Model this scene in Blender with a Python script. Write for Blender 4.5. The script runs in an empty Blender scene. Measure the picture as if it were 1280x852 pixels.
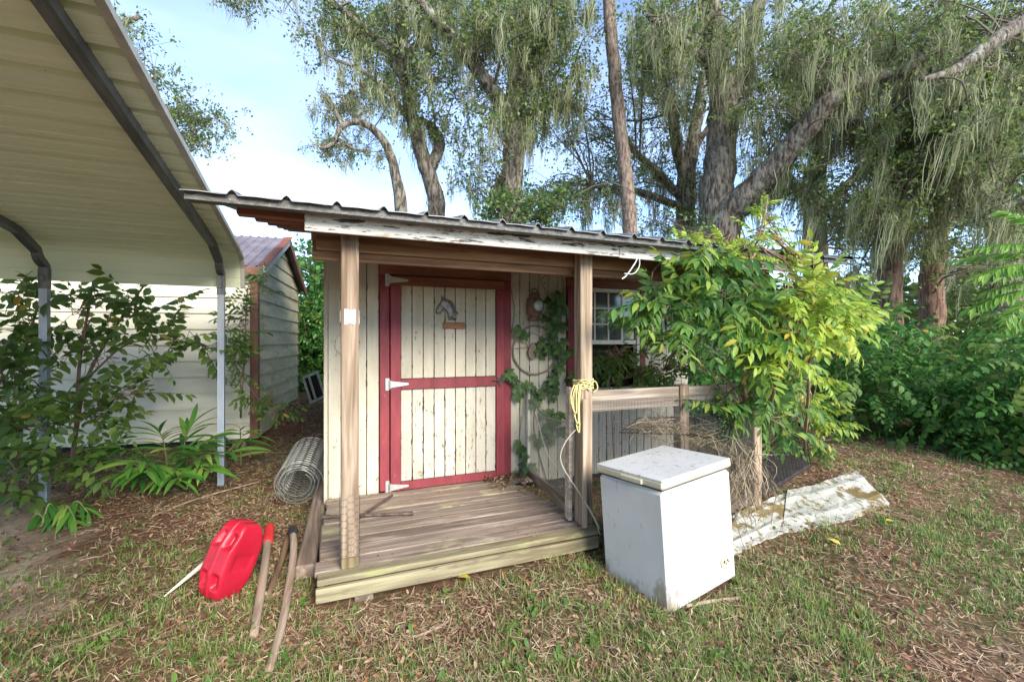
import bpy, math, random
import numpy as np
from mathutils import Vector, Matrix, Quaternion

random.seed(7); RNG = np.random.default_rng(7)
sc = bpy.context.scene
C = sc.collection
# ------------------------------------------------------------------ camera
F, HC, AZ = 569.0, 1.42, math.radians(22.3)      # focal length in photo pixels, eye height, yaw
ca, sa = math.cos(AZ), math.sin(AZ)
cam = bpy.data.cameras.new('camera'); co = bpy.data.objects.new('camera', cam); C.objects.link(co)
cam.sensor_width = 36; cam.lens = 36*F/1280; cam.clip_end = 1000; cam.clip_start = 0.05
co.location = (0, 0, HC); co.rotation_euler = (math.radians(90), 0, -AZ)
sc.camera = co
sc.render.resolution_x, sc.render.resolution_y = 1024, 681
# ------------------------------------------------------------------ light
SUN_EL, SUN_AZ = math.radians(29), math.radians(170)   # azimuth clockwise from +Y (towards +X)
wd = bpy.data.worlds.new('World'); sc.world = wd; wd.use_nodes = True
nt = wd.node_tree; nt.nodes.clear()
out = nt.nodes.new('ShaderNodeOutputWorld'); bg = nt.nodes.new('ShaderNodeBackground')
sky = nt.nodes.new('ShaderNodeTexSky'); sky.sky_type = 'NISHITA'; sky.sun_disc = False
sky.sun_elevation = SUN_EL; sky.sun_rotation = SUN_AZ; sky.air_density = .85; sky.altitude = 900; sky.dust_density = .05; sky.ozone_density = 2.6
tc = nt.nodes.new('ShaderNodeTexCoord'); mp = nt.nodes.new('ShaderNodeMapping'); mp.inputs['Scale'].default_value = (1.1, 1.1, 2.6)
mp.inputs['Location'].default_value = (2.35, 1.1, 0.4)
no = nt.nodes.new('ShaderNodeTexNoise'); no.inputs['Scale'].default_value = 1.6; no.inputs['Detail'].default_value = 4; no.inputs['Roughness'].default_value = .55
rp = nt.nodes.new('ShaderNodeValToRGB'); rp.color_ramp.elements[0].position = .42; rp.color_ramp.elements[1].position = .75
rp.color_ramp.elements[0].color = (.03, .03, .03, 1); rp.color_ramp.elements[1].color = (.22, .22, .22, 1)
mx = nt.nodes.new('ShaderNodeMix'); mx.data_type = 'RGBA'; mx.inputs['B'].default_value = (6.5, 6.6, 6.8, 1)
L = nt.links.new
L(tc.outputs['Generated'], mp.inputs[0]); L(mp.outputs[0], no.inputs[0]); L(no.outputs[0], rp.inputs[0]); L(rp.outputs[0], mx.inputs[0])
L(sky.outputs[0], mx.inputs['A']); L(mx.outputs['Result'], bg.inputs[0]); L(bg.outputs[0], out.inputs[0])
bg.inputs[1].default_value = 0.115
sun = bpy.data.lights.new('sun', 'SUN'); so = bpy.data.objects.new('sun', sun); C.objects.link(so)
sun.energy = 2.1; sun.angle = math.radians(28); sun.color = (1, .93, .81)
sd = Vector((math.sin(SUN_AZ)*math.cos(SUN_EL), math.cos(SUN_AZ)*math.cos(SUN_EL), math.sin(SUN_EL)))
so.rotation_euler = sd.to_track_quat('Z', 'Y').to_euler(); so.location = (3, -3, 9)
sc.view_settings.view_transform = 'Standard'; sc.view_settings.look = 'None'
sc.view_settings.exposure = 2.0; sc.view_settings.gamma = 1; sc.view_settings.use_curve_mapping = False
if hasattr(sc, 'cycles'): sc.cycles.max_bounces = 8; sc.cycles.transparent_max_bounces = 8

# ------------------------------------------------------------------ pixel helpers (photo is 1280x852)
def P(u, v, Z):                       # photo pixel at distance Z along the view axis
    X = (u-640)/F*Z; z = HC-(v-426)/F*Z
    return Vector((ca*X+sa*Z, -sa*X+ca*Z, z))
def PY(u, v, y):                      # photo pixel on a plane parallel to the shed front
    return P(u, v, y/(ca-sa*(u-640)/F))
def smooth(a, b, x):
    t = np.clip((x-a)/(b-a), 0, 1); return t*t*(3-2*t)
def gz(x, y):                         # ground height
    x = np.asarray(x, float); y = np.asarray(y, float)
    h = .40*smooth(5.4, 8.6, y)*(1-smooth(.4, 3.0, x))
    h = h + .10*smooth(7, 14, y)*smooth(.4, 3.0, x)
    h = h - .05*smooth(1.3, 1.8, x)*(1-smooth(2.3, 2.7, y))
    n = .012*np.sin(3.1*x+1.3*y)+.010*np.sin(-2.2*x+4.3*y+1)+.006*np.sin(7.7*x-5.9*y)+.004*np.sin(13*x+11*y)
    return h + n - .012
def G(u, v, dz=0):                    # photo pixel on the ground
    z = 0.0
    for _ in range(25):
        p = P(u, v, (HC-z)*F/(v-426)); z = float(gz(p.x, p.y))+dz
    return Vector((p.x, p.y, z))

# ------------------------------------------------------------------ materials
MATS = {}
def mat(name, c1, c2=None, scale=(6, 6, 6), lo=.35, hi=.65, rough=.7, metal=0, bump=.25, spots=(), rand=.12, cols=None, transl=0, spec=.4, detail=6, coat=0, wave=None, tcol=None, bscale=1.0, edge=None, low=None):
    if name in MATS: return MATS[name]
    m = bpy.data.materials.new(name); m.use_nodes = True; t = m.node_tree; N = t.nodes; N.clear(); K = t.links.new
    o = N.new('ShaderNodeOutputMaterial'); b = N.new('ShaderNodeBsdfPrincipled'); K(b.outputs[0], o.inputs[0])
    b.inputs['Roughness'].default_value = rough; b.inputs['Metallic'].default_value = metal; b.inputs['Specular IOR Level'].default_value = spec
    b.inputs['Coat Weight'].default_value = coat
    tcn = N.new('ShaderNodeTexCoord'); oi = N.new('ShaderNodeObjectInfo')
    ad = N.new('ShaderNodeVectorMath'); ad.operation = 'MULTIPLY_ADD'
    cb = N.new('ShaderNodeCombineXYZ')
    for i in range(3): K(oi.outputs['Random'], cb.inputs[i])
    K(cb.outputs[0], ad.inputs[0]); ad.inputs[1].default_value = (7.3, 5.1, 9.7); K(tcn.outputs['Object'], ad.inputs[2])
    def noise(s, det=detail, rough_=.6):
        q = N.new('ShaderNodeMapping'); q.inputs['Scale'].default_value = s; K(ad.outputs[0], q.inputs[0])
        n = N.new('ShaderNodeTexNoise'); n.inputs['Scale'].default_value = 1; n.inputs['Detail'].default_value = det; n.inputs['Roughness'].default_value = rough_
        K(q.outputs[0], n.inputs[0]); return n
    nz = noise(scale); r = N.new('ShaderNodeValToRGB'); K(nz.outputs[0], r.inputs[0])
    if cols:                              # leaf-like: colour picked per island and per object
        ge = N.new('ShaderNodeNewGeometry'); s1 = N.new('ShaderNodeMath'); s1.operation = 'MULTIPLY_ADD'
        K(oi.outputs['Random'], s1.inputs[0]); s1.inputs[1].default_value = 3.7; K(ge.outputs['Random Per Island'], s1.inputs[2])
        fr = N.new('ShaderNodeMath'); fr.operation = 'FRACT'; K(s1.outputs[0], fr.inputs[0])
        cr = N.new('ShaderNodeValToRGB'); K(fr.outputs[0], cr.inputs[0])
        e = cr.color_ramp.elements
        e[0].position = cols[0][0]; e[0].color = (*cols[0][1], 1)
        e[1].position = cols[-1][0]; e[1].color = (*cols[-1][1], 1)
        for p_, c_ in cols[1:-1]:
            q = e.new(p_); q.color = (*c_, 1)
        col = cr.outputs[0]
    else:
        r.color_ramp.elements[0].position = lo; r.color_ramp.elements[1].position = hi
        r.color_ramp.elements[0].color = (*c1, 1); r.color_ramp.elements[1].color = (*(c2 or c1), 1)
        col = r.outputs[0]
    if wave:
        q = N.new('ShaderNodeMapping'); q.inputs['Scale'].default_value = wave[0]; K(ad.outputs[0], q.inputs[0])
        w = N.new('ShaderNodeTexNoise'); w.inputs['Scale'].default_value = 1; w.inputs['Detail'].default_value = 3; w.inputs['Distortion'].default_value = 1.2; K(q.outputs[0], w.inputs[0])
        rr = N.new('ShaderNodeValToRGB'); rr.color_ramp.elements[0].position = .4; rr.color_ramp.elements[1].position = .6
        rr.color_ramp.elements[0].color = (*wave[1], 1); rr.color_ramp.elements[1].color = (1, 1, 1, 1); K(w.outputs[0], rr.inputs[0])
        mm = N.new('ShaderNodeMix'); mm.data_type = 'RGBA'; mm.blend_type = 'MULTIPLY'; mm.inputs[0].default_value = wave[2]
        K(col, mm.inputs['A']); K(rr.outputs[0], mm.inputs['B']); col = mm.outputs['Result']
    for (sc_, a_, b_, cc) in spots:
        n = noise(sc_, 5, .65); rr = N.new('ShaderNodeValToRGB'); rr.color_ramp.elements[0].position = a_; rr.color_ramp.elements[1].position = b_
        K(n.outputs[0], rr.inputs[0]); mm = N.new('ShaderNodeMix'); mm.data_type = 'RGBA'; K(rr.outputs[0], mm.inputs[0])
        K(col, mm.inputs['A']); mm.inputs['B'].default_value = (*cc, 1); col = mm.outputs['Result']
    if edge:                              # mildew that keeps to the seams between planks
        sx = N.new('ShaderNodeSeparateXYZ'); K(tcn.outputs['Generated'], sx.inputs[0]); a1 = N.new('ShaderNodeMath'); a1.operation = 'SUBTRACT'; K(sx.outputs[0], a1.inputs[0]); a1.inputs[1].default_value = .5
        a2 = N.new('ShaderNodeMath'); a2.operation = 'ABSOLUTE'; K(a1.outputs[0], a2.inputs[0]); n = noise((34, 34, 11), 5, .7)
        a3 = N.new('ShaderNodeMath'); a3.operation = 'MULTIPLY_ADD'; K(n.outputs[0], a3.inputs[0]); a3.inputs[1].default_value = .62; K(a2.outputs[0], a3.inputs[2])
        rr = N.new('ShaderNodeValToRGB'); rr.color_ramp.elements[0].position = edge; rr.color_ramp.elements[1].position = edge+.045; K(a3.outputs[0], rr.inputs[0])
        mm = N.new('ShaderNodeMix'); mm.data_type = 'RGBA'; K(rr.outputs[0], mm.inputs[0]); K(col, mm.inputs['A']); mm.inputs['B'].default_value = (.07, .055, .04, 1); col = mm.outputs['Result']
    if low:                               # soil splashed up from the ground
        sx = N.new('ShaderNodeSeparateXYZ'); K(tcn.outputs['Object'], sx.inputs[0]); n = noise((22, 22, 9), 6, .75); n2 = noise((5, 5, 2), 3, .6)
        a1 = N.new('ShaderNodeMath'); a1.operation = 'MULTIPLY_ADD'; K(n2.outputs[0], a1.inputs[0]); a1.inputs[1].default_value = -.5; K(sx.outputs[2], a1.inputs[2])
        a3 = N.new('ShaderNodeMath'); a3.operation = 'MULTIPLY_ADD'; K(n.outputs[0], a3.inputs[0]); a3.inputs[1].default_value = -.55; K(a1.outputs[0], a3.inputs[2])
        rr = N.new('ShaderNodeMapRange'); K(a3.outputs[0], rr.inputs[0]); rr.inputs[1].default_value = low[0]-.66; rr.inputs[2].default_value = low[0]-.56; rr.inputs[3].default_value = .8; rr.inputs[4].default_value = 0
        mm = N.new('ShaderNodeMix'); mm.data_type = 'RGBA'; K(rr.outputs[0], mm.inputs[0]); K(col, mm.inputs['A']); mm.inputs['B'].default_value = (*low[1], 1); col = mm.outputs['Result']
    if rand:
        hv = N.new('ShaderNodeHueSaturation'); mr = N.new('ShaderNodeMapRange'); K(oi.outputs['Random'], mr.inputs[0])
        mr.inputs[3].default_value = 1-rand; mr.inputs[4].default_value = 1+rand; K(mr.outputs[0], hv.inputs['Value']); K(col, hv.inputs['Color']); col = hv.outputs[0]
    K(col, b.inputs['Base Color'])
    if bump:
        bp = N.new('ShaderNodeBump'); bp.inputs['Strength'].default_value = bump; bp.inputs['Distance'].default_value = .01*bscale
        K(nz.outputs[0], bp.inputs['Height']); K(bp.outputs[0], b.inputs['Normal'])
    if transl:
        tr = N.new('ShaderNodeBsdfTranslucent'); ms = N.new('ShaderNodeMixShader'); ms.inputs[0].default_value = transl
        g2 = N.new('ShaderNodeGamma'); g2.inputs[1].default_value = .8; K(col, g2.inputs[0])
        K(g2.outputs[0], tr.inputs[0]); K(b.outputs[0], ms.inputs[1]); K(tr.outputs[0], ms.inputs[2]); K(ms.outputs[0], o.inputs[0])
    m.diffuse_color = (*c1, 1)
    MATS[name] = m; return m

BLK = (.035, .03, .022)
m_cream = mat('cream_paint', (.42, .375, .285), (.53, .48, .38), (9, 9, 2.2), rough=.75, bump=.2, rand=.07, edge=.82,
              spots=[((26, 26, 9), .63, .70, (.16, .13, .09)), ((60, 60, 22), .66, .72, BLK), ((3, 3, 1.5), .58, .85, (.40, .35, .24))])
m_cream_low = mat('cream_paint_mildewed', (.40, .36, .285), (.51, .465, .385), (9, 9, 2.2), rough=.78, bump=.25, rand=.06, edge=.80,
              spots=[((26, 26, 9), .62, .70, (.16, .13, .09)), ((40, 40, 14), .60, .68, (.16, .14, .09))])
m_red = mat('red_paint', (.15, .020, .028), (.23, .036, .044), (14, 14, 3), rough=.6, bump=.2, rand=.12,
            spots=[((30, 30, 8), .66, .74, (.42, .24, .2)), ((50, 50, 20), .69, .75, (.08, .03, .03))])
m_redbrown = mat('red_brown_wood_and_eave_shade', (.17, .05, .03), (.27, .10, .05), (3, 14, 14), rough=.65, bump=.25, rand=.1)  # framing wood colour, also painted on top trim as roof shade
def wood(name, a, b, axis, **k):
    s = [26, 26, 26]; s[axis] = 1.6; w = [17, 17, 17]; w[axis] = .9
    kw = dict(rough=.8, bump=.5, rand=.12, lo=.3, hi=.7, wave=(tuple(w), (.36, .28, .22), .62)); kw.update(k)
    return mat(name, a, b, tuple(s), **kw)
m_post = wood('weathered_post_wood', (.23, .165, .11), (.45, .355, .26), 2, wave=((17, 17, .9), (.34, .26, .2), .8), spots=[((9, 9, 1.1), .62, .75, (.24, .16, .11)), ((45, 45, 30), .70, .74, BLK)])
m_beam = wood('porch_beam_wood', (.24, .12, .06), (.40, .23, .12), 0, spots=[((1.6, 9, 9), .66, .76, (.12, .07, .045))])
m_rail = wood('grey_rail_wood', (.34, .28, .22), (.53, .45, .37), 0, spots=[((3, 18, 18), .66, .74, (.24, .15, .10))])
m_deck = wood('weathered_deck_wood', (.165, .125, .098), (.35, .28, .225), 0, wave=((1.4, 20, 20), (.5, .42, .36), .55), spots=[((2.5, 10, 10), .56, .72, (.44, .37, .30)), ((1.5, 22, 22), .60, .68, (.10, .07, .055)), ((2.2, 3, 3), .56, .70, (.40, .37, .20))], rand=.14)
m_deckg = wood('algae_stained_deck_wood', (.16, .135, .08), (.34, .30, .18), 0, spots=[((3, 12, 12), .56, .74, (.30, .30, .12)), ((6, 30, 30), .58, .68, (.13, .10, .07)), ((2, 14, 14), .62, .70, (.16, .11, .07))], rand=.06)
m_algpost = wood('algae_post_base', (.15, .115, .055), (.26, .21, .11), 2)
m_timber = wood('grey_timber', (.17, .13, .10), (.30, .23, .18), 1, rand=.1)
m_stick = wood('bare_handle_wood', (.28, .20, .14), (.42, .32, .24), 1, rand=.1)
m_stickd = wood('dark_stick_wood', (.16, .10, .06), (.26, .17, .11), 1, rand=.1)
m_fascia = mat('peeling_white_paint', (.56, .53, .46), (.68, .65, .58), (3, 20, 20), rough=.75, bump=.35, rand=.04,
               spots=[((5, 44, 44), .565, .60, (.07, .055, .045)), ((11, 90, 90), .58, .62, (.12, .09, .07)), ((2.2, 14, 14), .63, .70, (.36, .29, .22))])
m_drip = mat('galvanised_drip_edge', (.055, .052, .046), (.14, .135, .125), (30, 60, 60), rough=.6, metal=.3, bump=.1, spots=[((130, 130, 130), .60, .66, (.28, .28, .27))])
m_roof = mat('porch_roof_metal', (.16, .16, .16), (.27, .27, .27), (5, 5, 5), rough=.55, metal=.45, bump=.05, spots=[((9, 9, 9), .64, .74, (.14, .08, .05))])
m_carp = mat('cream_roof_metal', (.70, .76, .54), (.80, .85, .63), (1.2, 8, 8), rough=.5, bump=.03, rand=.03, spots=[((.8, 26, 26), .62, .78, (.58, .54, .34)), ((40, 40, 40), .70, .74, (.25, .2, .12))])
m_carptrim = mat('carport_edge_trim', (.42, .40, .34), (.55, .53, .46), (9, 9, 9), rough=.5, bump=.05)
m_galv = mat('galvanised_post_steel', (.34, .38, .45), (.46, .50, .56), (8, 8, 3), rough=.5, metal=.35, bump=.04)
m_galvd = mat('dark_galvanised_tube', (.10, .105, .115), (.20, .205, .21), (30, 3, 3), rough=.45, metal=.5, bump=.05)
m_siding = mat('cream_lap_siding', (.54, .50, .38), (.66, .62, .49), (1.5, 1.5, 7), rough=.6, bump=.06, rand=.05,
               spots=[((3, 3, 12), .62, .80, (.42, .38, .24)), ((40, 40, 40), .71, .75, (.3, .26, .18))])
m_sidingg = mat('mildewed_lap_siding', (.40, .37, .22), (.58, .54, .36), (1.5, 1.5, 7), rough=.6, bump=.06, rand=.07,
               spots=[((2, 2, 9), .52, .72, (.30, .23, .11))])
m_brown = mat('rust_brown_trim', (.13, .055, .035), (.22, .10, .06), (12, 12, 4), rough=.7, bump=.2)
m_nroof = mat('brown_grey_roof_metal', (.17, .14, .16), (.27, .23, .25), (3, 3, 3), rough=.5, metal=.3, bump=.04)
m_dark = mat('dark_interior', (.02, .018, .015), (.035, .03, .025), rough=.9, bump=0)
m_glass = mat('window_glass', (.05, .055, .06), (.08, .085, .09), (4, 4, 4), rough=.08, bump=0, spec=.8)
m_white = mat('white_window_paint', (.66, .64, .56), (.76, .74, .66), (14, 14, 14), rough=.6, bump=.1, spots=[((30, 30, 30), .66, .72, (.4, .34, .25))])
m_enamel = mat('white_enamel', (.49, .485, .475), (.55, .545, .535), (3, 3, 3), rough=.38, low=(.115, (.26, .21, .15)), bump=.02, rand=0, spec=.5,
               spots=[((38, 38, 38), .70, .73, (.16, .14, .11)), ((7, 7, 3), .58, .80, (.48, .45, .37)), ((22, 22, 6), .64, .70, (.34, .31, .25)), ((90, 90, 30), .73, .76, (.2, .17, .13))])
m_lid = mat('freezer_lid_plastic', (.50, .50, .49), (.57, .57, .555), (4, 4, 4), rough=.42, bump=.02, rand=0,
            spots=[((28, 28, 28), .57, .66, (.32, .29, .24)), ((70, 70, 70), .66, .70, (.14, .12, .09))])
m_gasket = mat('yellowed_lid_rim', (.44, .39, .27), (.52, .47, .35), (10, 10, 10), rough=.5, bump=.02, rand=0, spots=[((30, 30, 30), .66, .72, (.3, .24, .14))])
m_redpl = mat('red_plastic', (.40, .007, .022), (.47, .012, .034), (7, 7, 7), rough=.42, bump=.03, rand=0, spec=.5, transl=.10, spots=[((20, 20, 20), .70, .80, (.50, .10, .10))])
m_redgrip = mat('red_rubber_grip', (.50, .015, .02), (.6, .03, .03), rough=.5, bump=.05)
m_blackr = mat('black_rubber', (.02, .02, .022), (.035, .035, .035), rough=.6, bump=.05)
m_iron = mat('rusty_black_iron', (.05, .04, .035), (.13, .09, .07), (25, 25, 25), rough=.6, metal=.4, bump=.15)
m_wire = mat('galvanised_wire', (.22, .22, .20), (.32, .32, .29), rough=.5, metal=.5, bump=0)
m_bwire = mat('black_cage_wire', (.015, .015, .015), (.03, .028, .026), rough=.5, bump=0)
m_mesh = mat('dark_hardware_cloth', (.10, .10, .095), (.16, .155, .15), rough=.6, metal=.4, bump=0)
m_hinge = mat('galvanised_hinge', (.40, .40, .38), (.55, .54, .5), (40, 40, 40), rough=.45, metal=.6, bump=.1, spots=[((40, 40, 40), .62, .70, (.2, .12, .08))])
m_pewter = mat('pewter_casting', (.12, .115, .11), (.30, .28, .26), (30, 30, 30), rough=.45, metal=.5, bump=.4, spots=[((18, 18, 18), .60, .72, (.34, .22, .12))])
m_sign = mat('brown_sign_wood', (.30, .13, .06), (.40, .19, .09), (10, 30, 30), rough=.7, bump=.3, spots=[((90, 90, 50), .60, .66, (.18, .06, .03))])
m_rust = mat('rusty_copper', (.12, .075, .055), (.25, .155, .115), (20, 20, 20), rough=.6, metal=.4, bump=.2)
m_lens = mat('lamp_glass', (.24, .28, .28), (.38, .42, .42), (16, 16, 16), rough=.1, bump=0, spec=.8)
m_wicker = mat('twig_wicker', (.16, .12, .09), (.28, .22, .17), (40, 40, 40), rough=.85, bump=.4)
m_rope = mat('yellow_rope', (.50, .42, .15), (.66, .58, .28), (120, 120, 120), rough=.8, bump=.3)
m_twine = mat('pale_twine', (.48, .43, .33), (.60, .55, .45), (60, 60, 60), rough=.8, bump=.1)
m_tape = mat('white_tape', (.50, .50, .48), (.64, .64, .62), (20, 20, 20), rough=.6, bump=.5)
m_panel = mat('stained_white_panel', (.36, .35, .30), (.44, .43, .38), (3, 3, 3), rough=.5, bump=.15, rand=0,
              spots=[((2.6, 3.5, 3), .53, .57, (.17, .12, .045)), ((16, 9, 16), .55, .60, (.16, .13, .06)), ((50, 50, 50), .66, .70, (.1, .08, .05))])
m_tray = mat('black_tray', (.02, .018, .018), (.05, .042, .038), (14, 14, 14), rough=.65, bump=.2, spots=[((30, 30, 30), .62, .7, (.12, .08, .05))])
m_straw = mat('dry_straw', (.4, .3, .18), rough=.85, bump=0, rand=0, cols=[(0, (.19, .125, .07)), (.5, (.38, .28, .17)), (1, (.58, .47, .31))])
m_straw2 = mat('dead_vine_stems', (.3, .2, .1), rough=.85, bump=0, rand=0, cols=[(0, (.10, .075, .045)), (.5, (.22, .165, .10)), (1, (.36, .29, .19))])
m_bark = mat('oak_bark', (.045, .036, .028), (.23, .195, .155), (16, 16, 4), lo=.4, hi=.62, rough=.95, bump=1.0, rand=.08, bscale=6, spots=[((5, 5, 3), .56, .66, (.27, .27, .215)), ((9, 9, 3), .60, .68, (.03, .025, .02))])
m_barkp = mat('pine_bark', (.065, .045, .035), (.29, .22, .17), (18, 18, 6), rough=.95, bump=1.0, rand=.06, bscale=3)
m_barkr = mat('reddish_bark', (.06, .032, .022), (.27, .165, .115), (15, 15, 3), rough=.95, bump=1.0, rand=.06, bscale=3)
m_twig = mat('twig_bark', (.09, .07, .055), (.17, .14, .11), (30, 30, 30), rough=.9, bump=.2)
m_stem = mat('brown_sapling_stem', (.16, .085, .055), (.28, .17, .12), (40, 40, 10), rough=.8, bump=.2)
m_gstem = mat('green_stem', (.13, .16, .05), (.22, .24, .09), (40, 40, 10), rough=.6, bump=.1)
m_moss = mat('spanish_moss', (.25, .26, .19), rough=.95, bump=0, rand=0, transl=.4, cols=[(0, (.16, .175, .085)), (.5, (.28, .295, .16)), (1, (.42, .43, .27))])
def leafm(name, cols, tr=.35, rough=.5, spec=.35):
    return mat(name, cols[0][1], rough=rough, bump=0, rand=0, cols=cols, transl=tr, spec=spec)
m_oak = leafm('oak_leaves', [(0, (.055, .095, .022)), (.5, (.110, .170, .038)), (.85, (.17, .235, .055)), (1, (.25, .30, .08))], .5)
m_oakb = leafm('bright_oak_leaves', [(0, (.04, .075, .02)), (.5, (.08, .14, .035)), (1, (.15, .22, .05))])
m_vine = leafm('dark_vine_leaves', [(0, (.032, .10, .02)), (.45, (.065, .18, .034)), (.85, (.115, .27, .05)), (1, (.21, .36, .075))], .40, .48, .3)
m_porch = leafm('porch_shrub_leaves', [(0, (.038, .11, .026)), (.4, (.080, .19, .040)), (.75, (.16, .29, .055)), (.95, (.27, .38, .06)), (1, (.44, .40, .05))], .45, .46, .32)
m_yell = leafm('backlit_yellow_green_leaves', [(0, (.15, .28, .035)), (.4, (.27, .40, .05)), (.8, (.40, .50, .06)), (.95, (.50, .54, .07)), (1, (.62, .32, .03))], .5, .4)  # backlit glow of the shrub's right side, painted as leaf colour
m_laurel = leafm('sapling_leaves', [(0, (.06, .12, .026)), (.5, (.11, .19, .040)), (.9, (.18, .27, .055)), (.98, (.24, .33, .07)), (1, (.5, .28, .03))], .45, .45, .35)
m_fern = leafm('bright_frond_leaves', [(0, (.12, .28, .04)), (.5, (.20, .38, .06)), (1, (.32, .48, .09))], .5)
m_creep = leafm('creeper_leaves', [(0, (.05, .10, .035)), (.5, (.09, .165, .05)), (1, (.15, .23, .07))], .35)
m_ging = leafm('ginger_leaves', [(0, (.05, .17, .03)), (.5, (.10, .27, .04)), (.85, (.19, .37, .06)), (1, (.42, .50, .12))], .45, .4, .4)
m_grass = leafm('grass_blades', [(0, (.08, .17, .028)), (.5, (.15, .26, .048)), (.75, (.25, .31, .08)), (.9, (.38, .34, .17)), (1, (.46, .39, .23))], .35)
m_weed = leafm('weed_leaves', [(0, (.06, .13, .025)), (.5, (.10, .18, .035)), (1, (.18, .28, .06))], .3)
m_litter = leafm('leaf_litter', [(0, (.10, .045, .025)), (.35, (.21, .105, .06)), (.7, (.33, .20, .12)), (.93, (.38, .28, .18)), (1, (.38, .14, .04))], .1, .7)
m_yleaf = leafm('yellow_fallen_leaf', [(0, (.55, .42, .05)), (1, (.66, .52, .10))], .2)

def ground_mat():
    m = bpy.data.materials.new('yard_soil'); m.use_nodes = True; t = m.node_tree; N = t.nodes; K = t.links.new
    b = N['Principled BSDF']; b.inputs['Roughness'].default_value = .95; b.inputs['Specular IOR Level'].default_value = .15
    tcn = N.new('ShaderNodeTexCoord')
    def noise(s, d=8, r=.6):
        n = N.new('ShaderNodeTexNoise'); n.inputs['Scale'].default_value = s; n.inputs['Detail'].default_value = d; n.inputs['Roughness'].default_value = r; K(tcn.outputs['Object'], n.inputs[0]); return n
    def ramp(src, a, b_, c1, c2):
        r = N.new('ShaderNodeValToRGB'); r.color_ramp.elements[0].position = a; r.color_ramp.elements[1].position = b_
        r.color_ramp.elements[0].color = (*c1, 1); r.color_ramp.elements[1].color = (*c2, 1); K(src, r.inputs[0]); return r.outputs[0]
    def mix(f, a, b_):
        x = N.new('ShaderNodeMix'); x.data_type = 'RGBA'; K(f, x.inputs[0]); K(a, x.inputs['A']); K(b_, x.inputs['B']); return x.outputs['Result']
    n1, n2, n3 = noise(18), noise(1.1, 5), noise(70, 4)
    dirt = ramp(n1.outputs[0], .3, .7, (.075, .036, .022), (.21, .115, .07))
    green = ramp(n1.outputs[0], .3, .7, (.065, .05, .022), (.16, .12, .06))
    c = mix(ramp(n2.outputs[0], .45, .6, (0, 0, 0), (1, 1, 1)), dirt, green)
    pale = ramp(n3.outputs[0], .3, .7, (.17, .105, .075), (.28, .185, .14))
    n4 = noise(2.3, 6)
    c = mix(ramp(n4.outputs[0], .60, .68, (0, 0, 0), (.75, .75, .75)), c, pale)
    # bare sandy track, widened and paled to bounce light under the carport
    vm = N.new('ShaderNodeVectorMath'); vm.operation = 'DISTANCE'; mpn = N.new('ShaderNodeMapping'); mpn.inputs['Scale'].default_value = (1, .75, 0); K(tcn.outputs['Object'], mpn.inputs[0])
    K(mpn.outputs[0], vm.inputs[0]); vm.inputs[1].default_value = (-3.9, 2.6*.75, 0)
    ma = N.new('ShaderNodeMath'); ma.operation = 'MULTIPLY_ADD'; K(n4.outputs[0], ma.inputs[0]); ma.inputs[1].default_value = -1.3; 
    ad2 = N.new('ShaderNodeMath'); ad2.operation = 'ADD'; K(vm.outputs['Value'], ad2.inputs[0]); ad2.inputs[1].default_value = .65; K(ad2.outputs[0], ma.inputs[2])
    n5 = noise(9, 8, .7)
    sand = ramp(n5.outputs[0], .3, .7, (.34, .245, .175), (.54, .43, .33))
    dv = N.new('ShaderNodeMath'); dv.operation = 'DIVIDE'; K(ma.outputs[0], dv.inputs[0]); dv.inputs[1].default_value = 4.0
    rm = ramp(dv.outputs[0], .56, .67, (1, 1, 1), (0, 0, 0))
    c = mix(rm, c, sand)
    K(c, b.inputs['Base Color'])
    bp = N.new('ShaderNodeBump'); bp.inputs['Strength'].default_value = .8; bp.inputs['Distance'].default_value = .02; K(n1.outputs[0], bp.inputs['Height']); K(bp.outputs[0], b.inputs['Normal'])
    return m
m_ground = ground_mat()

# ------------------------------------------------------------------ mesh helpers
def rootloc(o):
    v = Vector((0, 0, 0))
    while o is not None: v += o.location; o = o.parent
    return v
def thing(name, label, cat, loc=(0, 0, 0), group=None):
    o = bpy.data.objects.new(name, None); C.objects.link(o); o.location = loc; o.empty_display_size = .1
    return tag(o, label, cat, group)
def tag(o, label, cat, group=None):
    o['label'] = label; o['category'] = cat
    if group: o['group'] = group
    return o
def link(name, me, parent=None, loc=None, quat=None, scale=None):
    o = bpy.data.objects.new(name, me); C.objects.link(o)
    if parent: o.parent = parent
    if loc is not None: o.location = Vector(loc)-(rootloc(parent) if parent else Vector())
    if quat is not None: o.rotation_mode = 'QUATERNION'; o.rotation_quaternion = quat
    if scale is not None: o.scale = (scale,)*3 if not hasattr(scale, '__len__') else scale
    return o
def np_mesh(name, V, T, mat_, smooth_=False):
    me = bpy.data.meshes.new(name); V = np.asarray(V, np.float32).reshape(-1, 3); T = np.asarray(T, np.int32)
    k = T.shape[1]
    me.vertices.add(len(V)); me.vertices.foreach_set('co', V.ravel())
    me.loops.add(T.size); me.loops.foreach_set('vertex_index', T.ravel())
    me.polygons.add(len(T)); me.polygons.foreach_set('loop_start', np.arange(0, T.size, k, dtype=np.int32)); me.polygons.foreach_set('loop_total', np.full(len(T), k, np.int32))
    if smooth_: me.polygons.foreach_set('use_smooth', np.ones(len(T), bool))
    me.materials.append(mat_); me.update(calc_edges=True); return me
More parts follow.
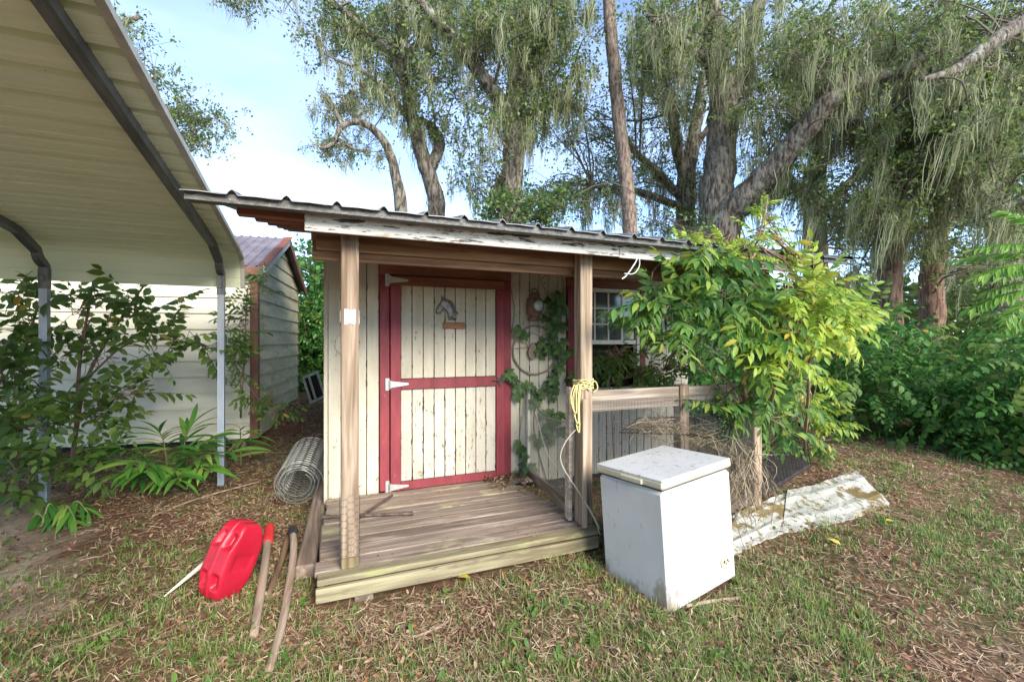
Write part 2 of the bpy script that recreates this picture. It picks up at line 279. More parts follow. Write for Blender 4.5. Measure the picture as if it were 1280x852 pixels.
def catmull(pts, n=6):
    pts = [tuple(p) for p in pts]; Q = [np.array(p, float) for p in pts]; Q = [2*Q[0]-Q[1]]+Q+[2*Q[-1]-Q[-2]]; o = []
    for i in range(1, len(Q)-2):
        for j in range(n):
            t = j/n; a, b, c, d = Q[i-1:i+3]
            o.append(.5*((2*b)+(-a+c)*t+(2*a-5*b+4*c-d)*t*t+(-a+3*b-3*c+d)*t**3))
    o.append(Q[-2]); return o
class MB:
    def __init__(s): s.v = []; s.f = []
    def add(s, v, f):
        k = len(s.v); s.v += [tuple(p) for p in v]; s.f += [tuple(i+k for i in q) for q in f]; return s
    def box(s, c, size, rot=None, bev=.003):
        h = [x/2 for x in size]; b = min(bev, min(h)*.45); idx = {}; v = []
        for sx in (-1, 1):
            for sy in (-1, 1):
                for sz in (-1, 1):
                    for a in range(3):
                        sg = (sx, sy, sz); p = [sg[i]*(h[i]-(0 if i == a else b)) for i in range(3)]
                        idx[(sg, a)] = len(v); v.append(Vector(p))
        fs = []
        for a in range(3):
            o = [i for i in range(3) if i != a]
            for sg in (-1, 1):
                q = []
                for (p1, p2) in ((-1, -1), (1, -1), (1, 1), (-1, 1)):
                    t = [0, 0, 0]; t[a] = sg; t[o[0]] = p1; t[o[1]] = p2; q.append(idx[(tuple(t), a)])
                fs.append(q)
        for c_ in range(3):
            a, b_ = [i for i in range(3) if i != c_]
            for s1 in (-1, 1):
                for s2 in (-1, 1):
                    t0 = [0]*3; t0[a] = s1; t0[b_] = s2; t0[c_] = -1; t1 = list(t0); t1[c_] = 1
                    fs.append([idx[(tuple(t0), a)], idx[(tuple(t0), b_)], idx[(tuple(t1), b_)], idx[(tuple(t1), a)]])
        for sx in (-1, 1):
            for sy in (-1, 1):
                for sz in (-1, 1): fs.append([idx[((sx, sy, sz), a)] for a in range(3)])
        g = []
        for q in fs:
            cc = sum((v[i] for i in q), Vector())/len(q); n = (v[q[1]]-v[q[0]]).cross(v[q[2]]-v[q[0]])
            g.append(q if n.dot(cc) > 0 else q[::-1])
        R = rot.to_3x3() if rot is not None else Matrix.Identity(3)
        return s.add([R@p+Vector(c) for p in v], g)
    def bar(s, a, b, w, t, up=(0, 0, 1), bev=.003):      # box from a to b, width w (sideways), thickness t (up)
        a = Vector(a); b = Vector(b); d = (b-a); ln = d.length; d.normalize(); x = d.cross(Vector(up)).normalized(); z = x.cross(d)
        R = Matrix((x, d, z)).transposed(); return s.box((a+b)/2, (w, ln, t), R, bev)
    def tube(s, pts, r, n=8, cap=True, ref=None, phase=0, lump=0):
        pts = [Vector(p) for p in pts]; m = len(pts); rr = r if hasattr(r, '__len__') else [r]*m; v = []; f = []; prev = None
        for i, p in enumerate(pts):
            t = (pts[min(i+1, m-1)]-pts[max(i-1, 0)])
            t = t.normalized() if t.length > 1e-9 else Vector((0, 0, 1))
            if ref is not None: x = Vector(ref)
            elif prev is None: x = t.orthogonal()
            else: x = prev
            x = x-t*x.dot(t)
            x = x.normalized() if x.length > 1e-6 else t.orthogonal().normalized()
            prev = x; y = t.cross(x)
            for k in range(n):
                a = 2*math.pi*k/n+phase; q = rr[i]*(1+lump*random.uniform(-1, 1)); v.append(p+x*math.cos(a)*q+y*math.sin(a)*q)
        for i in range(m-1):
            for k in range(n): f.append((i*n+k, i*n+(k+1) % n, (i+1)*n+(k+1) % n, (i+1)*n+k))
        if cap: f.append(tuple(range(n))[::-1]); f.append(tuple((m-1)*n+k for k in range(n)))
        return s.add(v, f)
    def lathe(s, prof, o, n=20, M=None):                 # prof: list (r, z)
        v = []; f = []; M = M or Matrix.Identity(3); o = Vector(o)
        for r, z in prof:
            for k in range(n): a = 2*math.pi*k/n; v.append(o+M@Vector((r*math.cos(a), r*math.sin(a), z)))
        for i in range(len(prof)-1):
            for k in range(n): f.append((i*n+k, i*n+(k+1) % n, (i+1)*n+(k+1) % n, (i+1)*n+k))
        f.append(tuple(range(n))[::-1]); f.append(tuple((len(prof)-1)*n+k for k in range(n)))
        return s.add(v, f)
    def prism(s, poly, off):                             # poly: world points, extruded by vector off
        n = len(poly); off = Vector(off); v = [Vector(p) for p in poly]+[Vector(p)+off for p in poly]
        return s.add(v, [tuple(range(n)), tuple(range(2*n-1, n-1, -1))]+[(i, i+n, (i+1) % n+n, (i+1) % n) for i in range(n)])
    def build(s, name, m, parent=None, smooth_=False, loc=None):
        me = bpy.data.meshes.new(name); off = rootloc(parent) if parent else Vector(loc or (0, 0, 0))
        me.from_pydata([tuple(Vector(p)-off) for p in s.v], [], s.f); me.materials.append(m)
        if smooth_: me.polygons.foreach_set('use_smooth', [True]*len(me.polygons))
        me.update(); o = link(name, me, parent)
        if not parent: o.location = off
        return o
def B(name, m, parent, c, size, rot=None, bev=.003): return MB().box(c, size, rot, bev).build(name, m, parent)
def span(name, m, parent, x, y, z, bev=.003, rot=None):   # box by its ranges
    return B(name, m, parent, ((x[0]+x[1])/2, (y[0]+y[1])/2, (z[0]+z[1])/2), (x[1]-x[0], y[1]-y[0], z[1]-z[0]), rot, bev)

# leaf templates: +Y along the leaf, Z the normal
LEAF2 = (np.array([(0, 0, 0), (.30, .45, .06), (0, 1, -.06), (-.30, .45, .06)], float), np.array([(0, 1, 2), (0, 2, 3)]))
LEAF8 = (np.array([(0, 0, 0), (.20, .28, .05), (0, .33, 0), (-.20, .28, .05), (.19, .66, .03), (0, .7, -.03), (-.19, .66, .03), (0, 1, -.13)], float),
         np.array([(0, 1, 2), (0, 2, 3), (1, 4, 5), (1, 5, 2), (2, 5, 6), (2, 6, 3), (4, 7, 5), (5, 7, 6)]))
def leafw(w):
    v = LEAF8[0].copy(); v[:, 0] *= w/.40; return (v, LEAF8[1])
BLADE = (np.array([(-.5, 0, 0), (.5, 0, 0), (.35, .5, .12), (-.35, .5, .12), (0, 1, .5)], float), np.array([(0, 1, 2), (0, 2, 3), (3, 2, 4)]))
def unit(a): return a/np.maximum(np.linalg.norm(a, axis=-1, keepdims=True), 1e-9)
def scatter(tpl, pos, d, n, s):
    tv, tf = tpl; d = unit(d); x = unit(np.cross(d, n)); z = np.cross(x, d)
    s = np.asarray(s, float)
    if s.ndim == 1: s = np.stack([s, s, s], 1)
    q = tv[None]*s[:, None, :]
    V = pos[:, None, :]+q[..., 0:1]*x[:, None]+q[..., 1:2]*d[:, None]+q[..., 2:3]*z[:, None]
    T = (tf[None]+(np.arange(len(pos))*len(tv))[:, None, None]).reshape(-1, 3)
    return V.reshape(-1, 3), T
def rvec(n): return unit(RNG.normal(size=(n, 3)))
def merge(parts):
    V = []; T = []; k = 0
    for v, t in parts: V.append(v); T.append(t+k); k += len(v)
    return np.concatenate(V), np.concatenate(T)
def ribbons(start, end_off, width, S=5, sway=.06, prof=None):
    """hanging or lying thin strands: start (N,3), end_off (N,3)"""
    N = len(start); prof = prof if prof is not None else np.array([.5, 1, 1, .8, .5, .1])
    t = np.linspace(0, 1, S+1); side = rvec(N); side[:, 2] *= .15; side = unit(side)
    ph = RNG.uniform(0, 6.28, (N, 1)); fr = RNG.uniform(2, 6, (N, 1)); sw = RNG.normal(size=(N, 3)); sw[:, 2] *= .2
    c = start[:, None, :]+end_off[:, None, :]*t[None, :, None]+(np.sin(ph+fr*t[None])-np.sin(ph))[..., None]*sw[:, None, :]*sway
    w = (width[:, None]*prof[None])[..., None]*side[:, None, :]
    V = np.stack([c-w, c+w], 2).reshape(-1, 3)
    b = (np.arange(N)*(S+1)*2)[:, None]+(np.arange(S)*2)[None]; b = b.reshape(-1)
    T = np.concatenate([np.stack([b, b+1, b+3], 1), np.stack([b, b+3, b+2], 1)]); return V, T
def quat_from(d, n):
    d = Vector(d).normalized(); x = d.cross(Vector(n))
    x = x.normalized() if x.length > 1e-6 else d.orthogonal().normalized()
    z = x.cross(d); return Matrix((x, d, z)).transposed().to_quaternion()

# ------------------------------------------------------------------ ground
def build_ground():
    def axis(a, b, n, k): t = np.linspace(-1, 1, n); return (np.sinh(k*t)/np.sinh(k))*(b-a)/2+(a+b)/2
    xs = axis(-220, 225, 150, 5.2); ys = axis(-215, 221, 150, 5.2); X, Y = np.meshgrid(xs, ys); Zg = gz(X, Y)
    V = np.stack([X, Y, Zg], -1).reshape(-1, 3); n = len(xs)
    i = (np.arange(len(ys)-1)[:, None]*n+np.arange(n-1)[None]).reshape(-1)
    o = link('ground', np_mesh('ground', V, np.stack([i, i+1, i+n+1, i+n], 1), m_ground, True)); o['kind'] = 'structure'
build_ground()

exec_parts = []
# ================================================================== PORCH SHED
W = 4.03; DT = .135            # front wall plane, deck top
shed = thing('porch_shed', 'cream plank shed with red trimmed door and lean-to porch', 'shed', (1.9, 4.03, 0))
def wall_run(x0, x1, z0, z1, m=m_cream):
    n = max(1, round((x1-x0)/.1)); w = (x1-x0)/n
    for i in range(n):
        j = random.uniform(-.002, .002)
        span('wall_plank', m, shed, (x0+i*w+.003, x0+(i+1)*w-.003), (W+j, W+.022+j), (z0, z1), .003)
span('wall_sheathing', m_dark, shed, (.03, .43), (W+.024, W+.05), (.02, 2.40))
span('wall_sheathing', m_dark, shed, (1.63, 2.33), (W+.024, W+.05), (.02, 2.40))
span('wall_sheathing', m_dark, shed, (3.13, 3.80), (W+.024, W+.05), (.02, 2.40))
span('wall_sheathing', m_dark, shed, (2.331, 3.129), (W+.024, W+.05), (.02, .93))
span('wall_sheathing', m_dark, shed, (2.331, 3.129), (W+.024, W+.05), (1.96, 2.40))
span('wall_sheathing', m_dark, shed, (.431, 1.629), (W+.024, W+.05), (.02, 2.40))
wall_run(.02, .425, .12, 2.38); wall_run(1.632, 2.245, .05, 2.38); wall_run(3.20, 3.82, .05, 2.38)
wall_run(2.245, 3.20, .05, .80, m_cream_low); wall_run(.426, 1.63, 2.10, 2.38); wall_run(2.245, 3.20, 2.06, 2.38)
m_creams = mat('cream_paint_side', (.45, .40, .305), (.57, .515, .405), (9, 9, 2.2), rough=.75, bump=.2, rand=.07, spots=[((26, 26, 9), .63, .70, (.16, .13, .09)), ((3, 3, 1.5), .58, .85, (.40, .35, .24))])
for sx_ in (.022, 3.792):
    for k_ in range(24):
        y_ = W+.062+k_*.1015; span('side_plank', m_creams, shed, (sx_, sx_+.022), (y_+.003, y_+.0985), (.04, 2.40+.2*(y_-W)), .003)
span('side_core', m_dark, shed, (.047, .07), (W+.055, 6.5), (.04, 2.38)); span('side_core', m_dark, shed, (3.76, 3.787), (W+.055, 6.5), (.04, 2.38))
span('back_wall', m_cream, shed, (.02, 3.82), (6.502, 6.53), (.02, 2.75)); span('shed_floor', m_dark, shed, (.06, 3.78), (W+.06, 6.49), (.02, .10))
span('corner_board', m_cream, shed, (-.012, .018), (W-.004, W+.06), (.05, 2.38))
# door
door = span('door', m_dark, shed, (.52, 1.55), (4.012, 4.022), (.145, 1.975))
def dplanks(z0, z1, m):
    n = 9; x0, x1 = .602, 1.474; w = (x1-x0)/n
    for i in range(n): span('door_plank', m, door, (x0+i*w+.003, x0+(i+1)*w-.003), (3.994, 4.010), (z0, z1), .003)
dplanks(1.095, 1.90, m_cream); dplanks(.212, 1.0, m_cream_low)
for n_, m_, x, z in [('top_rail', m_redbrown, (.514, 1.553), (1.898, 1.978)), ('mid_rail', m_red, (.603, 1.473), (1.003, 1.092)), ('bottom_rail', m_red, (.603, 1.473), (.14, .212)),  # top rail browner than the stiles: roof shade painted into its colour
                     ('stile', m_red, (.514, .601), (.14, 1.896)), ('stile', m_red, (1.475, 1.553), (.14, 1.896))]:
    span(n_, m_, door, x, (3.974, 3.993), z, .003)
for n_, m_, x, z in [('door_trim', m_red, (.428, .508), (.14, 1.985)), ('door_trim', m_red, (1.560, 1.632), (.14, 1.985)), ('door_header', m_redbrown, (.426, 1.634), (1.987, 2.092))]:  # header takes the brown too, standing in for shade under the roof
    span(n_, m_, shed, x, (4.000, 4.028), z, .003)
for z in (1.94, 1.05, .175):
    h = MB(); h.box((.490, 3.995, z), (.034, .012, .105), bev=.002)
    h.prism([(.512, 3.972, z-.028), (.66, 3.972, z-.009), (.668, 3.972, z), (.66, 3.972, z+.009), (.512, 3.972, z+.028)], (0, -.005, 0))
    h.tube([(.510, 3.968, z-.036), (.510, 3.968, z+.036)], .008, 8)
    for dx, dz in ((.490, .035), (.490, -.035), (.49, 0), (.54, .012), (.54, -.012), (.60, 0)):
        h.lathe([(.006, 0), (.005, .003), (.001, .004)], (dx, 3.989 if dx < .5 else 3.967, z+dz), 8, Matrix.Rotation(math.radians(90), 3, 'X'))
    h.build('hinge', m_hinge, door)
h = MB(); h.tube([(1.43, 3.962, 1.055), (1.60, 3.962, 1.052)], .007, 8); h.box((1.515, 3.968, 1.053), (.07, .008, .05)); h.tube([(1.50, 3.955, 1.05), (1.495, 3.945, 1.02), (1.51, 3.945, 1.0)], .006, 6); h.box((1.59, 3.99, 1.053), (.022, .03, .04))
h.build('slide_bolt', m_iron, door)
# window
win = span('window', m_dark, shed, (2.38, 3.12), (4.16, 4.17), (.92, 1.95))
for x, z in [((2.327, 2.41), (.90, 1.965)), ((3.09, 3.128), (.90, 1.965))]: span('window_frame', m_white, win, x, (4.005, 4.07), z)
span('window_frame', m_white, win, (2.4105, 3.0895), (4.005, 4.07), (1.925, 1.965)); span('window_frame', m_white, win, (2.4105, 3.0895), (4.005, 4.07), (.90, .935))
span('meeting_rail', m_white, win, (2.4105, 3.0895), (4.02, 4.06), (1.385, 1.43))
for i, x in enumerate((2.578, 2.745, 2.915)): span('muntin', m_white, win, (x-.009, x+.009), (4.025, 4.05), (1.4305, 1.9245), .002)
for z in (1.595, 1.76): span('muntin', m_white, win, (2.4105, 3.0895), (4.026, 4.049), (z-.009, z+.009), .002)
xs_ = [2.41, 2.578, 2.745, 2.915, 3.09]; zs_ = [1.43, 1.595, 1.76, 1.925]
for i in range(4):
    for j in range(3): span('pane', m_glass, win, (xs_[i]+.008, xs_[i+1]-.008), (4.034, 4.038), (zs_[j]+.008, zs_[j+1]-.008), .0005, Matrix.Rotation(random.uniform(-.006, .006), 3, 'Z'))
for x, z in [((2.245, 2.325), (.85, 1.968)), ((3.129, 3.20), (.85, 1.968))]: span('window_trim', m_red, shed, x, (4.0, 4.028), z)
span('window_header', m_redbrown, shed, (2.24, 3.205), (3.998, 4.028), (1.97, 2.055)); span('window_sill', m_red, shed, (2.24, 3.205), (3.985, 4.028), (.80, .848))  # header browned against the red sill to carry the porch roof's shade
# porch frame
def post(x, y, z0, z1, w, name='post', m=m_post): return span(name, m, shed, (x-w/2, x+w/2), (y-w/2, y+w/2), (z0, z1), .006)
pl = post(.13, 2.79, DT+.002, 2.05, .095); post(1.69, 2.79, DT+.002, 2.05, .095); post(3.355, 2.79, -.05, 2.05, .092)
span('algae_base', m_algpost, pl, (.083, .177), (2.725, 2.741), (DT+.001, DT+.06), .003)
span('beam', m_beam, shed, (-.05, 3.60), (2.842, 2.88), (1.945, 2.07)); span('beam', m_beam, shed, (-.07, 3.62), (2.883, 2.92), (1.895, 2.05))
span('fascia_board', m_fascia, shed, (-.10, 1.86), (2.60, 2.62), (1.995, 2.098)); span('fascia_board', m_fascia, shed, (1.863, 3.78), (2.60, 2.62), (1.99, 2.094))
RS = .2
def rz(y): return 2.122+RS*(y-2.5)
for x in (-.06, .60, 1.25, 1.90, 2.55, 3.2, 3.74):
    MB().bar((x, 2.95, rz(2.95)-.15), (x, 6.5, rz(6.5)-.15), .038, .09).build('rafter', m_redbrown, shed)
for y in (2.78, 3.45, 4.15, 4.9, 5.6, 6.3):
    MB().bar((-.43, y, rz(y)-.055), (4.0, y, rz(y)-.055), .075, .075).build('purlin', m_redbrown, shed)
def sheet(name, m, parent, x0, x1, y0, y1):
    t = []; x = x0
    while x < x1-.01:
        for dx, h in ((0, 0), (.075, .003), (.15, 0), (.183, .002), (.193, .017), (.205, .026), (.217, .017), (.227, .002)): t.append((min(x+dx, x1), h))
        x += .23
    t.append((x1, 0)); v = []; f = []; n = len(t)
    for (yy) in (y0, y1):
        for dz in (0, .004):
            for (a, hh) in t: v.append((a, yy, rz(yy)-.014+hh+dz))
    for i in range(n-1):
        f += [(i, i+1, 2*n+i+1, 2*n+i), (n+i, 3*n+i, 3*n+i+1, n+i+1), (i, n+i, n+i+1, i+1), (2*n+i, 2*n+i+1, 3*n+i+1, 3*n+i)]
    f += [(0, 2*n, 3*n, n), (n-1, 2*n-1, 4*n-1, 3*n-1)]
    return MB().add(v, f).build(name, m, parent)
roof = sheet('roof_sheet', m_roof, shed, -.61, .52, 2.47, 6.75); sheet('roof_sheet', m_roof, shed, .522, 1.68, 2.475, 6.75); sheet('roof_sheet', m_roof, shed, 1.682, 2.84, 2.47, 6.75); sheet('roof_sheet', m_roof, shed, 2.842, 4.12, 2.465, 6.75)
MB().bar((-.60, 2.505, 2.094), (3.80, 2.505, 2.092), .012, .046, bev=.002).build('drip_edge', m_drip, shed)
MB().bar((-.59, 2.537, 2.074), (3.79, 2.537, 2.072), .05, .005, bev=.001).build('drip_flange', m_drip, shed)
MB().bar((3.805, 2.50, 2.092), (4.10, 2.50, 2.088), .012, .045, bev=.002).build('drip_edge', m_drip, shed)
# deck
deck = MB().box((.83, 3.33, .055), (1.62, 1.28, .05)).build('deck_frame', m_timber, shed)
y = 2.645; k = 0
while y < 3.99:
    w = .142 if k else .10
    y1 = min(y+w, 4.0); x1 = 1.72-.19*max(0, (y-2.9)/1.1)
    m_ = m_deckg if k < 1 else m_deck
    bx0 = -.05+.06*(y-2.645)/1.3+random.uniform(-.012, .012)
    span('deck_board', m_, deck, (bx0, x1+random.uniform(-.015, .015)), (y+.005, y1-.005), (DT-.034, DT+random.uniform(-.003, .002)), .005, Matrix.Rotation(random.uniform(-.003, .003), 3, 'Z'))
    y = y1; k += 1
span('deck_skirt', m_deckg, deck, (-.048, 1.715), (2.625, 2.655), (.022, DT-.036), .004); span('deck_side', m_timber, deck, (-.035, -.005), (2.665, 3.98), (.0, DT-.038), .004)
span('support_block', m_timber, deck, (.15, .25), (2.67, 2.76), (-.06, .028)); span('support_block', m_timber, deck, (1.45, 1.55), (2.67, 2.76), (-.06, .028))
# railing on the right half of the porch
span('rail', m_rail, shed, (1.742, 2.525), (2.76, 2.80), (.918, 1.068)); span('rail', m_rail, shed, (2.617, 3.307), (2.765, 2.803), (.925, 1.066))
span('short_post', m_post, shed, (2.528, 2.614), (2.745, 2.83), (-.03, 1.082), .005); span('bottom_rail', m_timber, shed, (1.742, 3.31), (2.78, 2.82), (-.02, .07))
def grid_wires(p00, p10, p01, p11, nu, nv, r, sag=None):
    p00, p10, p01, p11 = map(Vector, (p00, p10, p01, p11)); b = MB()
    def at(s, t):
        q = p00*(1-s)*(1-t)+p10*s*(1-t)+p01*(1-s)*t+p11*s*t
        return q+(sag(s, t) if sag else Vector())
    K = 1 if sag is None else 8
    for i in range(nu+1): b.tube([at(i/nu, j/K) for j in range(K+1)], r, 3, False)
    for j in range(nv+1): b.tube([at(i/K, j/nv) for i in range(K+1)], r, 3, False)
    return b
grid_wires((1.74, 2.742, .05), (3.31, 2.742, .05), (1.74, 2.742, 1.0), (3.31, 2.742, 1.0), 120, 74, .0011).build('wire_mesh', m_mesh, shed)

# side gate beside the deck
gate = thing('mesh_gate', 'fine wire mesh gate with pale stake and board beside red door', 'gate', (1.72, 3.4, DT))
B('stake', m_white, gate, (1.80, 3.975, .54), (.028, .028, .85)); MB().bar((1.665, 2.87, DT+.04), (1.80, 3.97, DT+.035), .035, .075).build('bottom_board', m_timber, gate)
MB().bar((1.612, 2.865, DT+.01), (1.622, 2.868, 1.09), .06, .03, (1, 0, 0)).build('gate_stile', m_rail, gate); MB().bar((1.645, 2.70, DT+.005), (1.645, 2.70, 1.02), .02, .035, (1, 0, 0)).build('batten', m_post, gate)
grid_wires((1.655, 2.88, DT+.08), (1.795, 3.96, DT+.075), (1.645, 2.88, .83), (1.795, 3.96, .95), 78, 62, .0009, lambda s, t: Vector((.02*math.sin(3*s+1), 0, -.09*math.sin(math.pi*s)*t))).build('mesh_screen', m_wire, gate)
MB().tube(catmull([(1.645, 2.88, .83), (1.68, 3.2, .80), (1.74, 3.6, .80), (1.795, 3.96, .95)], 6), .006, 6).build('mesh_edge', m_wire, gate)

# ---- things fixed to the shed
t = thing('horse_head_plaque', 'small pewter horse head ornament fixed on the door', 'ornament', (1.0, 3.99, 1.6))
hp = [(180, 112), (190, 128), (206, 120), (212, 134), (240, 142), (268, 165), (284, 200), (287, 280), (268, 286), (256, 268), (250, 286), (232, 284), (228, 250), (216, 216), (205, 206), (186, 214), (166, 238), (148, 242), (138, 224), (142, 206), (156, 180), (174, 156), (178, 138)]
pp = [PY(520+x/5.68, 350+yy/5.68, 3.985) for x, yy in hp]; ctr = sum(pp, Vector())/len(pp)
b = MB(); n = len(pp); rings = [(1, 3.992), (1, 3.982), (.86, 3.974), (.6, 3.968)]; v = []
for s_, yy in rings:
    for p in pp: q = ctr+(p-ctr)*s_; v.append((q.x, yy, q.z))
f = []
for r_ in range(3):
    for i in range(n): f.append((r_*n+i, r_*n+(i+1) % n, (r_+1)*n+(i+1) % n, (r_+1)*n+i))
f.append(tuple(range(3*n, 4*n))); f.append(tuple(range(n))[::-1]); b.add(v, f).build('horse_head', m_pewter, t, True)
b = MB()
for i in range(6):
    a = PY(520+(215+12*i)/5.68, 350+(142+16*i)/5.68, 3.97); b.tube([a, a+Vector((.022, -.004, -.01)), a+Vector((.036, .004, -.028))], [.006, .006, .002], 5)
b.build('mane', m_pewter, t, True)
sg = B('wooden_sign', m_sign, None, (1.07, 3.984, 1.558), (.20, .02, .058), None, .004)
def rec(o):      # put the origin of a lone mesh at its base centre
    me = o.data; n = len(me.vertices); a = np.empty(n*3, np.float32); me.vertices.foreach_get('co', a); a = a.reshape(-1, 3)
    c = np.array([(a[:, 0].min()+a[:, 0].max())/2, (a[:, 1].min()+a[:, 1].max())/2, a[:, 2].min()]); a -= c; me.vertices.foreach_set('co', a.ravel()); o.location = Vector(o.location)+Vector(c); me.update(); return o
rec(tag(sg, 'small reddish brown sign board under the horse head', 'sign'))
# lantern
t = thing('wall_lantern', 'rusty carriage lantern hanging on the plank wall', 'lantern', (1.85, 4.0, 1.6))
RX = Matrix.Rotation(math.radians(90), 3, 'X')
lc = Vector((1.85, 3.945, 1.75)); MB().lathe([(.03, -.14), (.062, -.135), (.066, -.115), (.055, -.105), (.05, -.085), (.072, -.075), (.078, 0), (.072, .075), (.05, .085), (.055, .105), (.035, .125), (.012, .135)], lc, 18).build('body', m_rust, t, True)
MB().lathe([(.058, .07), (.062, .085), (.056, .098), (.05, .092)], lc, 20, RX).build('bezel', m_rust, t, True); MB().lathe([(.056, .06), (.056, .09), (.03, .101), (.004, .104)], lc, 20, RX).build('lens', m_lens, t, True)
MB().bar(lc+Vector((-.082, .02, -.1)), lc+Vector((-.082, .02, .1)), .02, .02).bar(lc+Vector((0, .06, -.06)), lc+Vector((0, .06, .06)), .05, .03, (0, 1, 0)).tube(catmull([lc+Vector((-.03, 0, .13)), lc+Vector((-.02, 0, .165)), lc+Vector((.02, 0, .165)), lc+Vector((.03, 0, .13))], 4), .005, 6).build('bracket', m_iron, t)
# hoop
t = thing('twig_hoop', 'round twig hoop with a brown leaf shaped charm on plank wall', 'wreath', (1.89, 4.0, 1.1))
hc = Vector((1.89, 4.008, 1.33))
def ring(cx, cz, r, n=40, wob=.006, a0=0, a1=2*math.pi): return [hc+Vector((cx+r*math.cos(a0+(a1-a0)*i/n)+random.uniform(-wob, wob), random.uniform(-.004, .004), cz+r*math.sin(a0+(a1-a0)*i/n)+random.uniform(-wob, wob))) for i in range(n+1)]
b = MB()
for i in range(3): b.tube(ring(0, 0, .235, 40, .007), .006, 6, False)
b.build('hoop', m_wicker, t); MB().tube(ring(-.0, .09, .10, 24, .004, math.pi*.9, math.pi*2.1), .004, 5).tube([hc+Vector((-.22, -.006, .02)), hc+Vector((-.1, -.012, .03)), hc+Vector((-.03, -.012, .0))], .003, 5).tube([hc+Vector((.21, -.006, -.07)), hc+Vector((.1, -.012, -.01)), hc+Vector((.0, -.012, .02))], .003, 5).build('crossing_twig', m_wicker, t)
pts = [(0, .085), (.03, .05), (.045, 0), (.03, -.05), (0, -.085), (-.035, -.055), (-.05, -.01), (-.03, .045)]
MB().prism([hc+Vector((-.04+x, -.012, -.01+z)) for x, z in pts], (0, -.018, 0)).build('leaf_charm', m_wicker, t)
# disc and tape
t = tag(rec(MB().lathe([(.098, 0), (.10, .006), (.095, .012), (.05, .015)], (.17, W-.001, 1.39), 32, RX).build('round_plate', m_cream_low, None, True)), 'pale round plate on wall behind the left porch post', 'plate')
v = MB(); ringp = []
for k_, zz in enumerate(np.linspace(1.52, 1.59, 7)):
    for i in range(20):
        a = 2*math.pi*i/20; q = max(abs(math.cos(a)), abs(math.sin(a))); rr_ = .0485/q+random.uniform(.002, .008); rr_ = min(rr_, .057)
        ringp.append((.13+rr_*math.cos(a), 2.79+rr_*math.sin(a), zz+random.uniform(-.012, .012)))
v.add(ringp, [(k_*20+i, k_*20+(i+1) % 20, (k_+1)*20+(i+1) % 20, (k_+1)*20+i) for k_ in range(6) for i in range(20)]+[tuple(range(20))[::-1], tuple(range(120, 140))]).build('tape', m_tape, None)
tag(rec(bpy.data.objects['tape']), 'white tape wound around a porch post', 'tape')
# rope
t = thing('yellow_rope', 'yellow rope tied round porch post with hanging loops', 'rope', (1.69, 2.79, .9)); b = MB()
for k_ in range(6):
    z0 = 1.085+k_*.012; pts = []
    for i in range(25):
        a = 2*math.pi*i/24; q = max(abs(math.cos(a)), abs(math.sin(a))); r_ = min(.056/q, .068)+random.uniform(0, .006); pts.append((1.69+r_*math.cos(a), 2.79+r_*math.sin(a), z0+random.uniform(-.012, .012)))
    b.tube(pts, .0045, 5)
b.build('wrap', m_rope, t); b = MB()
for dx, l in ((-.05, .30), (-.06, .24), (-.075, .17)): b.tube(catmull([(1.69+dx, 2.74, 1.12), (1.66+dx, 2.71, 1.10-l*.4), (1.655+dx, 2.70, 1.1-l), (1.64+dx, 2.72, 1.1-l*.8), (1.63+dx, 2.73, 1.1-l*.3), (1.66+dx, 2.735, 1.12)], 5), .0045, 5)
b.tube(catmull([(1.70, 2.73, 1.10), (1.74, 2.72, 1.14), (1.77, 2.73, 1.09), (1.74, 2.735, 1.06)], 5), .0045, 5)
b.build('loop', m_rope, t)
def twine(name, label, pts, r=.003, m=m_twine, cat='string'):
    return tag(rec(MB().tube(catmull(pts, 8), r, 5).build(name, m, None)), label, cat)
twine('twine', 'thin pale string looping down from the post across the deck', [(1.64, 2.72, .86), (1.52, 2.75, .72), (1.50, 2.76, .58), (1.62, 2.70, .36), (1.70, 2.66, .20), (1.735, 2.645, .10)])
twine('cord', 'thin cord trailing from the gate mesh to the deck edge', [(1.70, 3.60, .80), (1.66, 3.3, .52), (1.64, 2.95, .40), (1.67, 2.72, .30), (1.74, 2.66, .14)])
twine('stray_wire', 'loose pale plastic strip dangling from porch beam', [(2.0, 2.59, 1.99), (1.97, 2.58, 1.95), (1.90, 2.57, 1.87), (1.86, 2.57, 1.84)], .005, m_tape, 'strip'); twine('stray_strip', 'curled pale strip hanging under the fascia board', [(2.02, 2.59, 1.995), (2.0, 2.57, 1.93), (1.95, 2.565, 1.88), (1.87, 2.56, 1.875)], .004, m_tape, 'strip')
# chicken wire helpers
def hexnet(fn, nu, nv, cu, cv, r):
    """fn(a,b)->Vector, a along [0,nu*cu], b along [0,nv*cv]"""
    b = MB()
    for i in range(nu):
        for j in range(nv):
            x0 = i*cu; y0 = j*cv+(cv/2 if i % 2 else 0)
            p = [(x0, y0), (x0+.33*cu, y0+.5*cv), (x0+cu, y0+.5*cv), (x0+.33*cu, y0-.5*cv)]
            A, Bq, Cq, D = [fn(*q) for q in p]
            for s_, e_ in ((A, Bq), (A, D), (Bq, Cq)): b.tube([s_, e_], r, 3, False)
    return b
def postwrap(a, bz):
    per = 4*.108; s_ = (a % per)/.108; k_ = int(s_) % 4; q = (s_-int(s_))*.108-.054
    x, y_ = [(q, -.054), (.054, q), (-q, .054), (-.054, -q)][k_]; return Vector((.13+x, 2.79+y_, DT+.01+bz))
t = thing('chicken_wire_wrap', 'rusty chicken wire wrapped round the foot of porch post', 'wire', (.13, 2.79, DT)); hexnet(postwrap, 12, 10, .036, .04, .0008).build('wire_net', m_mesh, t)

